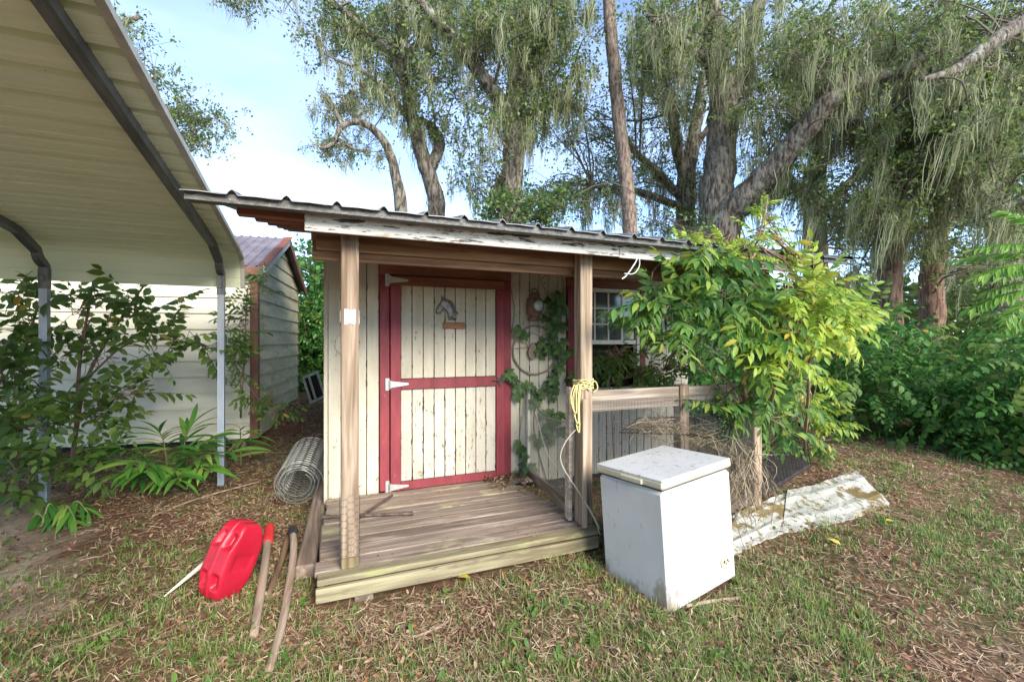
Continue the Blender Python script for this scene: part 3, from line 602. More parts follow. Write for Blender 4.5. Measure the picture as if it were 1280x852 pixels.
# tool on deck
t = thing('lug_wrench', 'black iron cross wrench lying on the porch deck', 'wrench', (.35, 3.55, DT)); z_ = DT+.014
MB().tube([(.02, 3.55, z_), (.55, 3.40, z_)], .012, 8).tube([(.22, 3.42, z_+.012), (.50, 3.76, z_+.03)], .011, 8).build('shaft', m_iron, t)
MB().tube([(.53, 3.406, z_), (.60, 3.386, z_)], .017, 8).tube([(-.02, 3.561, z_), (.03, 3.547, z_)], .017, 8).build('socket', m_iron, t)
exec_parts.append('shed')

# ================================================================== CARPORT
cp = thing('carport', 'cream ribbed metal carport on galvanised posts beside the shed', 'carport', (-3.0, 5.1, 0))
CX1, CY, CS, CE = -.80, 5.27, .135, 2.27          # right end, back post line, roof slope, height of the bend
RIDGE = 1.85
def cz(y): return CE+.05+CS*(CY-y) if y >= RIDGE else CE+.05+CS*(CY-RIDGE)-CS*(RIDGE-y)
def bow(x, first=False):
    pts = [(x, CY+.03, 1.98), (x, CY+.03, 2.08)]+[(x, CY+.03-.13*math.sin(a)*1.0-.0, 2.10+.13*(1-math.cos(a))) for a in np.linspace(.3, 1.35, 5)]
    for y_ in np.linspace(4.9, RIDGE+.3, 9): pts.append((x, y_, cz(y_)-.055))
    pts.append((x, RIDGE, cz(RIDGE)-.06))
    for y_ in np.linspace(RIDGE-.3, -1.1, 8): pts.append((x, y_, cz(y_)-.055))
    ye = RIDGE*2-CY; pts += [(x, ye+.05, 2.2), (x, ye-.02, 2.08), (x, ye-.02, 1.98)]
    MB().tube(pts, .042, 4, True, (1, 0, 0), math.pi/4).build('roof_bow', m_galvd, cp)
    for y_ in (CY+.03, ye-.02):
        MB().tube([(x, y_, -.06), (x, y_, 2.02)], .041, 4, True, (1, 0, 0), math.pi/4).build('post', m_galv, cp)
        MB().tube([(x, y_, 1.88), (x, y_, 2.06)], .046, 4, True, (1, 0, 0), math.pi/4).box((x, y_-.036, 1.97), (.03, .02, .05)).build('sleeve', m_galvd, cp)
for x in (-.96, -2.30, -3.64, -4.98, -6.3): bow(x)
ye = RIDGE*2-CY
def csheet(ya, yb, name='roof_panel', eave=0):
    """ribbed sheet running along X between slope positions ya>yb"""
    prof = []; n = max(1, round((ya-yb)/.2)); w = (ya-yb)/n
    sg = 1
    for i in range(n):
        y_ = ya-i*w
        for dy, h in ((0, 0), (.12*w, 0), (.15*w, .036), (.26*w, .036), (.36*w, 0), (.58*w, 0), (.60*w, .005), (.66*w, .005), (.68*w, 0)): prof.append((y_-dy, cz(y_-dy)-.028+h))
    prof.append((yb-.006, cz(yb)-.028))
    if eave == 1: prof = [(CY+.13, 1.965), (CY+.128, 2.06), (CY+.133, 2.065), (CY+.125, 2.07), (CY+.118, 2.16), (CY+.09, 2.23), (CY+.05, 2.27)]+prof
    if eave == 2: prof = prof+[(ye-.05, 2.26), (ye-.10, 2.2), (ye-.12, 2.1), (ye-.125, 1.99)]
    v = []; f = []; m = len(prof)
    for x in (CX1, -6.5):
        for dz in (0, .003):
            for (y_, z_) in prof: v.append((x, y_, z_+dz))
    for i in range(m-1): f += [(i, 2*m+i, 2*m+i+1, i+1), (m+i, m+i+1, 3*m+i+1, 3*m+i), (i, i+1, m+i+1, m+i), (2*m+i, 3*m+i, 3*m+i+1, 2*m+i+1)]
    f += [(0, m, 3*m, 2*m), (m-1, 3*m-1, 4*m-1, 2*m-1)]
    MB().add(v, f).build(name, m_carp, cp)
edges = [5.27, 4.45, 3.62, 2.75, RIDGE, 1.0, .15, -.7, ye]
for i in range(8): csheet(edges[i], edges[i+1]+.004, eave=1 if i == 0 else (2 if i == 7 else 0))
tr = [(CX1+.012, CY+.135, 1.97), (CX1+.012, CY+.12, 2.17), (CX1+.012, CY+.05, 2.265)]+[(CX1+.012, y_, cz(y_)-.018) for y_ in np.linspace(5.1, RIDGE, 8)]+[(CX1+.012, y_, cz(y_)-.018) for y_ in np.linspace(RIDGE-.3, ye, 7)]
MB().tube(tr, .027, 4, True, (1, 0, 0), math.pi/4).build('edge_trim', m_carptrim, cp)

# ================================================================== NEIGHBOUR SHED
TH = math.radians(7); ex = Vector((-math.cos(TH), math.sin(TH), 0)); ey = Vector((math.sin(TH), math.cos(TH), 0)); NC = Vector((-.80, 6.45, 0))
ns = thing('siding_shed', 'cream lap siding storage shed with brown corner behind carport', 'shed', tuple(NC))
def NP(a, d, z): return NC+ex*a+ey*d+Vector((0, 0, z))
NL, ND, NB, NT = 5.2, 2.7, .22, 2.33
RN = Matrix((ex, ey, Vector((0, 0, 1)))).transposed()
if RN.determinant() < 0: RN = Matrix((-ex, ey, Vector((0, 0, 1)))).transposed()
n = 11; ch = (NT-NB)/n
for i in range(n):
    z = NB+i*ch
    b = MB(); b.prism([NP(.05, -.024, z), NP(.05, -.004, z+ch+.012), NP(.05, .012, z+ch+.012), NP(.05, .0, z)], ex*(NL-.05)); b.build('siding_board', m_siding, ns)
peak = NT+.60
for i in range(n+4):
    z = NB+i*ch; z1 = z+ch+.012
    def lim(zz):
        if zz <= NT: return (.07, ND)
        s_ = (zz-NT)/(peak-NT); return (.07+s_*(ND/2-.03), ND-s_*(ND/2))
    z1 = min(z1, peak-.02)
    if z1-z < .03: continue
    a0, a1 = lim(z); b0, b1 = lim(z1)
    nx = -ex
    MB().add([NP(0, a0, z)+nx*.024, NP(0, a1, z)+nx*.024, NP(0, b1, z1)+nx*.004, NP(0, b0, z1)+nx*.004, NP(0, a0, z), NP(0, a1, z), NP(0, b1, z1)-nx*.012, NP(0, b0, z1)-nx*.012],
             [(0, 1, 2, 3), (7, 6, 5, 4), (0, 4, 5, 1), (3, 2, 6, 7), (0, 3, 7, 4), (1, 5, 6, 2)]).build('siding_board', m_sidingg, ns)
MB().box(NP(NL/2+.05, ND/2+.03, (NB+NT)/2), (NL-.12, ND-.1, NT-NB), RN).build('wall_core', m_dark, ns)
MB().prism([NP(.04, .05, NT), NP(.04, ND, NT), NP(.04, ND/2, peak-.03)], ex*(NL-.1)).build('gable_core', m_dark, ns)
MB().box(NP(.015, .015, (NB+NT)/2), (.09, .09, NT-NB+.02), RN).build('corner_post', m_brown, ns); MB().box(NP(.015, ND, (NB+NT)/2), (.07, .07, NT-NB), RN).build('corner_post', m_brown, ns)
def nroof(d0, d1, z0, z1, name):
    v = []; f = []; cnt = int((NL+.4)/.115)
    prof = []
    for i in range(cnt): a = -.14+i*.115; prof += [(a, 0), (a+.07, 0), (a+.08, .016), (a+.10, .016)]
    m = len(prof); up = Vector((0, 0, 1))
    for (d, z) in ((d0, z0), (d1, z1)):
        for th in (0, .004):
            for a, h in prof: v.append(NP(a, d, z+h+th))
    for i in range(m-1): f += [(i, 2*m+i, 2*m+i+1, i+1), (m+i, m+i+1, 3*m+i+1, 3*m+i), (i, i+1, m+i+1, m+i), (2*m+i, 3*m+i, 3*m+i+1, 2*m+i+1)]
    f += [(0, m, 3*m, 2*m), (m-1, 3*m-1, 4*m-1, 2*m-1)]
    MB().add(v, f).build(name, m_nroof, ns)
sl = (peak-NT)/(ND/2)
nroof(-.16, ND/2, NT-.16*sl+.06, peak+.06, 'roof_slope'); nroof(ND+.16, ND/2, NT-.16*sl+.06, peak+.06, 'roof_slope')
MB().bar(NP(-.12, -.15, NT-.15*sl+.01), NP(NL, -.15, NT-.15*sl+.01), .02, .10).build('eave_fascia', m_brown, ns)
for d0, mm in ((-.16, m_carptrim), (ND+.16, m_brown)): MB().bar(NP(-.13, d0, NT-.16*sl+.02), NP(-.13, ND/2, peak+.02), .02, .11).build('rake_board', mm, ns)
MB().bar(NP(-.125, -.17, NT-.16*sl+.082), NP(-.125, ND/2, peak+.082), .10, .012).build('rake_cap', m_redbrown, ns)
for a in (.2, 2.4, 4.8): MB().bar(NP(a, .05, .07), NP(a, ND, .30), .15, .30).build('skid_block', m_timber, ns)
MB().bar(NP(.1, .12, NB-.06), NP(NL, .12, NB-.06), .09, .12).build('floor_skid', m_dark, ns)

# ================================================================== FREEZER
fz = thing('chest_freezer', 'dirty white chest freezer standing beside the porch deck', 'freezer', tuple(G(838, 745)))
c0, cl, cr = G(838, 768), G(757, 705), G(912, 722)
fx = (cr-c0); fx.z = 0; fy = (cl-c0); fy.z = 0; wx, wy = fx.length, fy.length
wx *= .90; wy *= .88
fx.normalize(); fy.normalize(); mid = (fx+fy).normalized(); ang = math.radians(45)
fx = Quaternion((0, 0, 1), -ang)@mid; fy = Quaternion((0, 0, 1), ang)@mid
vaxis = Vector((sa, ca, 0)); tilt = Quaternion(vaxis, math.radians(-3.6))
RF = (tilt.to_matrix())@Matrix((fx, fy, Vector((0, 0, 1)))).transposed()
base = c0+Vector((0, 0, -.012))
def FP(a, b_, z): return base+RF@Vector((a, b_, z))
FH = .665
MB().box(FP(wx/2, wy/2, FH/2), (wx, wy, FH), RF, .018).build('cabinet', m_enamel, fz)
MB().box(FP(wx/2, wy/2, FH+.006), (wx-.03, wy-.03, .014), RF, .002).build('gasket', m_blackr, fz)
lid = MB().box(FP(wx/2, wy/2, FH+.036), (wx+.014, wy+.014, .046), RF, .012).build('lid_rim', m_gasket, fz)
MB().box(FP(wx/2, wy/2, FH+.061), (wx+.008, wy+.008, .012), RF, .005).build('lid_top', m_lid, lid)
MB().box(FP(-.014, wy*.42, FH+.034), (.016, .16, .028), RF, .006).build('handle', m_gasket, lid)
b = MB()
pl_ = [(math.copysign(abs(math.cos(a))**.7, math.cos(a))*.048, math.copysign(abs(math.sin(a))**.7, math.sin(a))*.033) for a in np.linspace(0, 2*math.pi, 25)[:-1]]
b.prism([FP(wx-.11+p, -.001, .135+q) for p, q in pl_], RF@Vector((0, -.006, 0))); b.build('drain_plate', m_gasket, fz)
b = MB()
for p, q, r_ in ((-.018, .004, .010), (.012, .006, .007), (.024, -.004, .005), (-.002, -.012, .005)): b.lathe([(r_, 0), (r_*.8, .002)], FP(wx-.11+p, -.0075, .135+q), 10, RF@RX)
b.build('drain_cap', m_iron, fz)
for z in (.16, .58): MB().box(FP(wx/2+.1, wy+.008, z), (.06, .016, .05), RF).build('back_bracket', m_galvd, fz)

# ================================================================== FUEL CAN
fc_base = G(276, 752); fc = thing('fuel_can', 'red plastic fuel can lying in the yard with its pale spout out', 'fuel can', tuple(fc_base))
r_ax = Vector((ca, -sa, 0)); f_ax = Vector((sa, ca, 0)); up = Vector((0, 0, 1))
def can_mesh():
    nu, nv = 150, 100; hx, hy, hz = .086, .112, .200; V = []; e = .26
    R = Matrix.Rotation(math.radians(15), 3, 'Y')@Matrix.Rotation(math.radians(-16), 3, 'X')@Matrix.Rotation(math.radians(-22), 3, 'Z')
    sp = lambda c_, p: math.copysign(abs(c_)**p, c_)
    for j in range(nv+1):
        th = -math.pi/2+math.pi*j/nv
        for i in range(nu):
            ph = 2*math.pi*i/nu; dx, dy, dz_ = math.cos(th)*math.cos(ph)*hx, math.cos(th)*math.sin(ph)*hy, math.sin(th)*hz
            q_ = (abs(dx/hx)**8+abs(dy/hy)**8+abs(dz_/hz)**8)**(-1/8); x, y_, z = dx*q_, dy*q_, dz_*q_
            # taper towards the shoulders
            k_ = 1-.42*max(0, (z/hz-.30)/.70)**1.2-.36*max(0, (-z/hz-.35)/.65)**1.2; y_ *= k_; x *= 1-.12*max(0, (abs(z)/hz-.5)/.5)
            p = Vector((x, y_, z)); nrm = Vector(((x/hx)**3/hx, (y_/hy)**3/hy, (z/hz)**3/hz)).normalized()
            d = 0
            bx_ = lambda v_, lo, hi, e_=.012: min(1, max(0, (v_-lo)/e_))*min(1, max(0, (hi-v_)/e_))
            if y_ < .04:
                d += .006*bx_(x, -.012, .012, .004)
                for sg_ in (1, -1):
                    d -= (.034*bx_(sg_*x, .015, .078, .016)*bx_(z, .060, .155, .022)+.034*bx_(sg_*x, .015, .078, .016)*bx_(z, -.150, -.062, .022))*min(1, max(0, (.04-y_)/.05))
            if abs(x) > .05: d -= .007*bx_(y_, -.07, .07, .02)*bx_(z, -.05, .05, .02)
            V.append(R@(p+nrm*d))
    f = []
    for j in range(nv):
        for i in range(nu): f.append((j*nu+i, j*nu+(i+1) % nu, (j+1)*nu+(i+1) % nu, (j+1)*nu+i))
    lo = min(p.z for p in V)
    return [fc_base+r_ax*(p.x+.005)+f_ax*(p.y+.09)+up*(p.z-lo-.012) for p in V], f
v, f = can_mesh(); MB().add(v, f).build('body', m_redpl, fc, True)
a, b_ = G(250, 708, .075), G(204, 746, .012); MB().tube([a+(a-b_)*.25, a, a.lerp(b_, .5), b_], [.017, .014, .010, .004], 10).build('spout', m_twine, fc, True)

# ================================================================== GROUND CLUTTER, LEFT
def tool(name, label, pix, rad, m, grip=None, gm=None, gl=.2):
    pts = [G(u, v_, dz) for u, v_, dz in pix]; t = thing(name, label, 'tool handle', tuple(pts[-1]))
    cv = catmull([tuple(p) for p in pts], 6); MB().tube(cv, list(np.linspace(rad[0], rad[1], len(cv))), 9, lump=.05).build('shaft', m, t, True)
    if gm:
        d = (Vector(cv[1])-Vector(cv[0])).normalized(); s_ = Vector(cv[0]); MB().tube([s_-d*.02, s_-d*.01, s_, s_+d*gl*.8, s_+d*gl], [rad[0]*.8, rad[0]*1.25, rad[0]*1.32, rad[0]*1.28, rad[0]*1.1], 10).build('grip', gm, t, True)
tool('garden_tool', 'wooden tool handle with a red rubber grip', [(337, 659, .11), (333, 690, .08), (326, 740, .045), (317, 796, .012)], (.026, .021), m_stick, True, m_redgrip, .26)
tool('garden_tool', 'long crooked wooden tool handle with a black grip', [(366, 662, .10), (367, 690, .09), (360, 740, .05), (350, 790, .022), (335, 842, .010)], (.024, .019), m_stick, True, m_blackr, .12)
tool('wooden_stick', 'short dark stick lying between the two tool handles', [(361, 668, .05), (352, 700, .03), (333, 748, .010)], (.022, .017), m_stickd)
p0, p1 = G(381, 726), G(409, 592); p0.z = .035; p1.z = .035
t = tag(rec(MB().bar(p0+Vector((.0, 0, .01)), p1+Vector((0, 0, .02)), .115, .085, bev=.012).build('landscape_timber', m_timber, None)), 'grey weathered timber lying along the deck side', 'timber')
p0, p1 = G(397, 690), G(410, 596); p0.z = .02; p1.z = .03
# wire roll
rl = thing('wire_roll', 'roll of galvanised chicken wire lying on the dirt beside timber', 'wire roll', tuple(G(373, 636)))
A0 = G(372, 634); A0.z += .20; A1 = G(393, 578); A1.z += .22; axd = (A1-A0).normalized(); Lr = .92; xx = axd.cross(up).normalized(); zz_ = xx.cross(axd)
def rollf(a, b_):
    r0 = .205; tot = 0; th = 0
    # Archimedean spiral, radius shrinking from .205 to .075 over its length
    Ltot = 3.0; t_ = min(a/Ltot, 1.1); r_ = r0-.10*t_; th = a/((r0+r_)/2)
    return A0+axd*(b_+.02*math.sin(a*3))+xx*(r_*math.cos(th)*1.0)+zz_*(r_*math.sin(th)*(.96))
hexnet(rollf, 46, 13, .066, .07, .0027).build('wire_net', m_wire, rl)
b = MB()
for e_ in (0, Lr): b.tube([rollf(a, e_) for a in np.linspace(0, 3.05, 130)], .003, 4, False)
b.build('selvedge_wire', m_wire, rl)
# leaning white frame behind, between the sheds
wf = thing('folding_rack', 'white slatted rack leaning in the gap between the sheds', 'rack', tuple(P(390, 500, 7.4)))
def wfp(u, v_): return P(u, v_, 7.2+(v_-500)/40*.25)
for a, b_ in (((379, 472), (389, 503)), ((396, 464), (406, 495)), ((386, 470), (395, 500)), ((379, 472), (397, 465)), ((387, 503), (406, 495))): MB().bar(wfp(*a), wfp(*b_), .035, .03, (0, 1, .2)).build('bar', m_tape, wf)
MB().prism([wfp(380, 473)+Vector((0, .05, 0)), wfp(396, 466)+Vector((0, .05, 0)), wfp(405, 495)+Vector((0, .05, 0)), wfp(388, 502)+Vector((0, .05, 0))], (0, .03, 0)).build('back_panel', m_blackr, wf)

# ================================================================== RIGHT CLUTTER: panel, crate, straw
pn = thing('plastic_sheet', 'mouldy white plastic panel lying creased on the grass', 'panel', tuple(G(1000, 650)))
def strip(front, back, name):
    n = len(front); v = []; top = []
    F_ = catmull([tuple(p) for p in front], 8); B_ = catmull([tuple(p) for p in back], 8); m = len(F_); R_ = 8; f = []
    for i in range(m):
        for j in range(R_+1):
            s_ = j/R_; p = Vector(F_[i]).lerp(Vector(B_[i]), s_); jag = random.uniform(-.012, .012)
            p += Vector((jag if j in (0, R_) else 0, (random.uniform(-.02, .012) if j == 0 else 0), .004*math.sin(i*.9)*math.sin(j*1.3)+.002*random.uniform(-1, 1)+(.012 if j % 4 == 2 else 0))); v.append(p)
    k_ = len(v); v += [p-Vector((0, 0, .012)) for p in v]
    I = lambda i, j: i*(R_+1)+j
    for i in range(m-1):
        for j in range(R_): f += [(I(i, j), I(i+1, j), I(i+1, j+1), I(i, j+1)), (k_+I(i, j), k_+I(i, j+1), k_+I(i+1, j+1), k_+I(i+1, j))]
        f += [(I(i, 0), k_+I(i, 0), k_+I(i+1, 0), I(i+1, 0)), (I(i, R_), I(i+1, R_), k_+I(i+1, R_), k_+I(i, R_))]
    for j in range(R_): f += [(I(0, j), I(0, j+1), k_+I(0, j+1), k_+I(0, j)), (I(m-1, j), k_+I(m-1, j), k_+I(m-1, j+1), I(m-1, j+1))]
    MB().add(v, f).build(name, m_panel, pn)
strip([G(912, 694, .014), G(950, 676, .012), G(985, 660, .016)], [G(912, 645, .05), G(945, 630, .06), G(984, 614, .07)], 'panel_half')
strip([G(978, 664, .018), G(1040, 654, .012), G(1080, 641, .014), G(1113, 629, .016)], [G(984, 612, .09), G(1015, 606, .10), G(1045, 596, .11), G(1070, 588, .12)], 'panel_half')
cg = thing('wire_crate', 'black wire dog crate with tray, collapsed against the porch corner', 'crate', tuple(G(985, 600)))
T0, T1, T2, T3 = G(950, 622, .05), G(1014, 582, .05), G(962, 570, .05), G(880, 595, .05)
tx = (T1-T0); T3 = T0-tx*.0+(G(905, 590, .05)-T0); T2 = T1+(T3-T0)
def wirepanel(a, b_, c_, d_, nu, nv, name, r=.003):
    bb = MB(); a, b_, c_, d_ = map(Vector, (a, b_, c_, d_)); at = lambda s_, t_: a.lerp(b_, s_).lerp(d_.lerp(c_, s_), t_)
    for i in range(nu+1): bb.tube([at(i/nu, j/4)+Vector((0, 0, .0)) for j in range(5)], r, 4, False)
    for j in range(nv+1): bb.tube([at(i/6, j/nv) for i in range(7)], r*1.15, 4, False)
    bb.tube([a, b_, c_, d_, a], r*2, 6); return bb.build(name, m_bwire, cg)
MB().prism([T0, T1, T2, T3], (0, 0, .03)).build('tray', m_tray, cg)
hgt = Vector((0, 0, .46)); lean = Vector((-.10, .0, 0))
wirepanel(T1, T2, T2+hgt+lean, T1+hgt+lean*1.2, 10, 4, 'end_panel'); wirepanel(T3, T2, T2+hgt+lean, T3+hgt+lean, 16, 4, 'back_panel'); wirepanel(T0, T1, T1+hgt*.98+lean, T0+hgt*.60+lean, 16, 3, 'front_panel', .0028)
W0, W1 = P(775, 540, 3.35), P(905, 545, 3.6)
wirepanel(W0, W1, P(915, 520, 3.75), P(800, 522, 3.6), 26, 5, 'loose_panel')
wirepanel(G(880, 615, .02), G(905, 590, .03), P(915, 520, 3.75), P(868, 522, 3.5), 8, 6, 'folded_panel')
# straw / dead vine
def tangle(name, label, items, cat='dead vine'):
    t = thing(name, label, cat, tuple(items[0][0])); VS = []
    for c_, rad, n_, ln, down in items:
        st = np.array(c_)+RNG.normal(size=(n_, 3))*np.array(rad); off = rvec(n_)*ln*RNG.uniform(.4, 1.2, (n_, 1)); off[:, 2] = off[:, 2]*.35-down*RNG.uniform(0, 1, n_)
        st[:, 2] = np.maximum(st[:, 2], gz(st[:, 0], st[:, 1])+.01); en = st[:, 2]+off[:, 2]; g_ = gz(st[:, 0]+off[:, 0], st[:, 1]+off[:, 1])+.005
        off[:, 2] = np.maximum(en, g_)-st[:, 2]
        VS.append(ribbons(st, off, RNG.uniform(.0012, .0035, n_), 6, .05, np.array([.7, 1, 1, 1, .9, .7, .4])))
    V, T = merge(VS); link('stalks', np_mesh('stalks', V-np.array(t.location), T, m_straw2), t); return t
tangle('dead_vine_tangle', 'tan tangle of dead vines heaped on the wire behind freezer', [(P(835, 535, 3.3), (.12, .09, .03), 170, .24, 0), (P(872, 548, 3.4), (.10, .09, .04), 140, .22, .08), (P(815, 530, 3.3), (.07, .06, .03), 100, .2, 0)])
tangle('dead_vine_curtain', 'dry hanging vine stems between the freezer and the crate', [(P(922, 560, 3.3), (.05, .07, .06), 120, .14, .40), (P(935, 585, 3.4), (.05, .07, .09), 110, .16, .35), (P(913, 610, 3.2), (.05, .07, .10), 90, .16, .25)])

# ================================================================== PLANTS
def spray_mesh(name, m, n, length, leaf, w, droop=.25, pinnate=True, stem_r=.003, ang=55, sm=None, hang=.3):
    """a leafy twig growing along +Y, leaves in the XY plane"""
    parts = []; ts = np.linspace(.16, 1, n); pos = []; d = []; nn = []; s = []
    for i, t_ in enumerate(ts):
        sides = (-1, 1) if pinnate else ((-1, 1)[i % 2],)
        if i == n-1: sides = (0,)
        for sd_ in sides:
            a = math.radians(ang+random.uniform(-14, 14))*sd_; y_ = t_*length; z_ = -droop*length*t_*t_
            pos.append((0, y_, z_)); d.append((math.sin(a), math.cos(a)-.1, -hang*random.uniform(.5, 1.5)-droop*t_)); nn.append((random.uniform(-.35, .35), random.uniform(-.35, .35), 1)); s.append(leaf*random.uniform(.75, 1.15)*(1-.25*abs(t_-.5)))
    V, T = scatter(leafw(w), np.array(pos), np.array(d), np.array(nn), np.array(s)); parts.append((V, T))
    b = MB(); b.tube([(0, length*k_/4, -droop*length*(k_/4)**2) for k_ in range(5)], [stem_r, stem_r, stem_r*.8, stem_r*.7, stem_r*.4], 3, False)
    tq = np.array([q for f_ in b.f for q in ((f_[0], f_[1], f_[2]), (f_[0], f_[2], f_[3]))]); parts.append((np.array([tuple(p) for p in b.v]), tq))
    V, T = merge(parts); me = np_mesh(name, V, T, m)
    return me
def sprays(kind, k=5, **kw): return [spray_mesh(kind, **kw) for _ in range(k)]
SP_PIN = sprays('pinnate_leaf', m=m_porch, n=8, length=.36, leaf=.108, w=.32, droop=.38, pinnate=True, ang=62, hang=.55)
SP_YEL = sprays('backlit_pinnate_leaf', m=m_yell, n=8, length=.36, leaf=.105, w=.33, droop=.28, pinnate=True, ang=58, hang=.45)
SP_OVAL = sprays('oval_leaf_spray', m=m_laurel, n=11, length=.44, leaf=.118, w=.46, droop=.15, pinnate=False, ang=60, hang=.35)
SP_NARR = sprays('narrow_leaf_spray', m=m_laurel, n=10, length=.34, leaf=.115, w=.32, droop=.2, pinnate=False, ang=52, hang=.5)
SP_VINE = sprays('vine_leaf_spray', 6, m=m_vine, n=11, length=.42, leaf=.088, w=.62, droop=.3, pinnate=False, ang=70, hang=.3)
SP_FERN = sprays('frond', m=m_fern, n=18, length=.66, leaf=.19, w=.22, droop=.35, pinnate=True, ang=50, hang=.35)
def creeper_mesh():
    pos = np.zeros((5, 3)); d = np.array([(math.sin(a), math.cos(a), -.2) for a in np.radians([-100, -52, 0, 52, 100])]); s = np.array([.055, .075, .085, .075, .055])
    V, T = scatter(leafw(.5), pos, d, np.tile((0., 0, 1), (5, 1)), s); return np_mesh('creeper_leaf', V, T, m_creep)
SP_CRE = [creeper_mesh()]
CNT = {}
def put_spray(meshes, parent, loc, d, nrm, scale, name='leaf_spray'):
    return link(name, random.choice(meshes), parent, loc, quat_from(d, nrm), scale)
def rnd3(s=1): return Vector((random.gauss(0, s), random.gauss(0, s), random.gauss(0, s)))
def stems(parent, lines, m, name='stem'):
    for pts, r0, r1 in lines:
        cv = catmull([tuple(p) for p in pts], 6); MB().tube(cv, list(np.linspace(r0, r1, len(cv))), 7).build(name, m, parent, True)

def bunch(parent, meshes, ells, yfun, cen=None, sc_=(.8, 1.2), up_=.1, twigs=True, name='leaf_spray', tm=m_stem, nodes=None):
    """ells: (u, v, ru, rv, count, y0, y1): sprays filling an ellipse seen at planes y0..y1, growing outward, tied to nearest stem node"""
    tb = MB()
    for (u, v_, ru, rv, cnt, y0, y1) in ells:
        C0 = PY(u, v_, (y0+y1)/2)
        for _ in range(cnt):
            a = random.uniform(0, 2*math.pi); q = math.sqrt(random.random()); p = PY(u+ru*q*math.cos(a), v_+rv*q*math.sin(a), random.uniform(y0, y1))
            d = (p-C0); d = d.normalized()*.8 if d.length > .01 else Vector(); d += rnd3(.45)+Vector((0, -.25, up_))
            if d.length < .05: d = Vector((0, -1, 0))
            d.normalize(); s_ = random.uniform(*sc_); b0 = p-d*.17*s_
            put_spray(meshes, parent, b0, d, Vector((0, -.35, 1))+rnd3(.3), s_, name)
            if twigs and nodes:
                nd = min(nodes, key=lambda q_: (q_-b0).length+random.uniform(0, .12)); mid_ = nd.lerp(b0, .55)+rnd3(.03)+Vector((0, 0, .03)); tb.tube([nd, mid_, b0], [.005, .004, .0025], 4, False)
    if tb.v: tb.build('twigs', tm, parent)['kind'] = 'stuff'
# ---- big shrub at the right end of the porch
ps = thing('porch_shrub', 'large glossy green shrub sprawling over the right porch railing', 'shrub', tuple(G(950, 570)))
lines = [([G(940, 566), PY(932, 500, 2.68), PY(925, 430, 2.6), PY(928, 370, 2.5), PY(940, 320, 2.4)], .02, .008),
         ([G(955, 572), PY(965, 500, 2.5), PY(985, 440, 2.4), PY(1000, 390, 2.35)], .016, .006),
         ([PY(928, 440, 2.6), PY(895, 400, 2.6), PY(850, 380, 2.62), PY(810, 372, 2.65)], .011, .004),
         ([PY(930, 400, 2.55), PY(905, 360, 2.5), PY(880, 340, 2.45)], .010, .004),
         ([PY(940, 320, 2.4), PY(950, 290, 2.36), PY(957, 262, 2.35), PY(960, 245, 2.35)], .008, .003),
         ([PY(932, 500, 2.68), PY(900, 470, 2.66), PY(850, 450, 2.7)], .010, .004)]
stems(ps, lines, m_stem); nodes = [Vector(q) for l in lines for q in catmull([tuple(p) for p in l[0]], 4)]
bunch(ps, SP_PIN, [(845, 362, 46, 34, 18, 2.40, 2.62), (905, 340, 50, 28, 16, 2.32, 2.58), (905, 385, 56, 38, 28, 2.3, 2.6), (960, 400, 44, 55, 20, 2.25, 2.55), (865, 398, 44, 20, 10, 2.35, 2.62), (960, 440, 34, 26, 10, 2.3, 2.6), (965, 475, 34, 34, 14, 2.45, 2.72), (985, 520, 28, 28, 10, 2.6, 3.0), (925, 505, 14, 14, 4, 2.6, 2.72), (985, 520, 50, 40, 34, 3.4, 4.2), (1030, 535, 30, 26, 20, 3.4, 4.2), (895, 497, 26, 8, 4, 2.62, 2.75), (815, 385, 22, 30, 12, 2.45, 2.6), (900, 320, 30, 14, 10, 2.3, 2.45)], None, nodes=nodes)
# hanging spray of leaves over the window
wl = thing('window_vine', 'dark leafy vine filling the open lower half of the window', 'vine', tuple(PY(770, 470, 3.7))); 
lines = [([Vector((2.75, 3.93, .03)), PY(765, 520, 3.85), PY(762, 470, 3.80), PY(775, 440, 3.75), PY(800, 430, 3.7)], .008, .004), ([PY(762, 480, 3.80), PY(790, 470, 3.72), PY(830, 462, 3.6)], .006, .003)]
stems(wl, lines, m_stem); nodes = [Vector(q) for l in lines for q in catmull([tuple(p) for p in l[0]], 4)]
bunch(wl, SP_NARR, [(772, 452, 30, 20, 26, 3.65, 3.95), (825, 470, 35, 22, 22, 3.3, 3.8), (850, 455, 30, 30, 14, 3.2, 3.7)], None, sc_=(.7, 1.1), up_=-.2, nodes=nodes)
# sapling side of the shrub; its yellow-green leaves paint in backlight
ys = thing('backlit_sapling', 'sapling leaning out from the porch corner, leaves coloured as backlit', 'sapling', tuple(G(1005, 566)))
lines = [([G(1005, 566), PY(1010, 500, 2.55), PY(1015, 440, 2.5), PY(1040, 400, 2.45), PY(1075, 385, 2.4)], .014, .005), ([PY(1012, 460, 2.5), PY(985, 400, 2.45), PY(990, 350, 2.4)], .009, .004), ([PY(1015, 430, 2.5), PY(1030, 360, 2.5), PY(1035, 330, 2.5)], .008, .004)]
stems(ys, lines, m_stem); nodes = [Vector(q) for l in lines for q in catmull([tuple(p) for p in l[0]], 4)]
bunch(ys, SP_YEL, [(1030, 395, 50, 34, 40, 2.2, 2.55), (1055, 395, 34, 22, 18, 2.2, 2.45), (1000, 360, 32, 34, 22, 2.25, 2.5), (985, 435, 38, 34, 24, 2.2, 2.45), (1030, 350, 30, 18, 10, 2.4, 2.6), (1005, 480, 34, 30, 16, 2.9, 3.5), (1030, 520, 30, 30, 12, 3.2, 3.8)], None, nodes=nodes, sc_=(.7, 1.05))
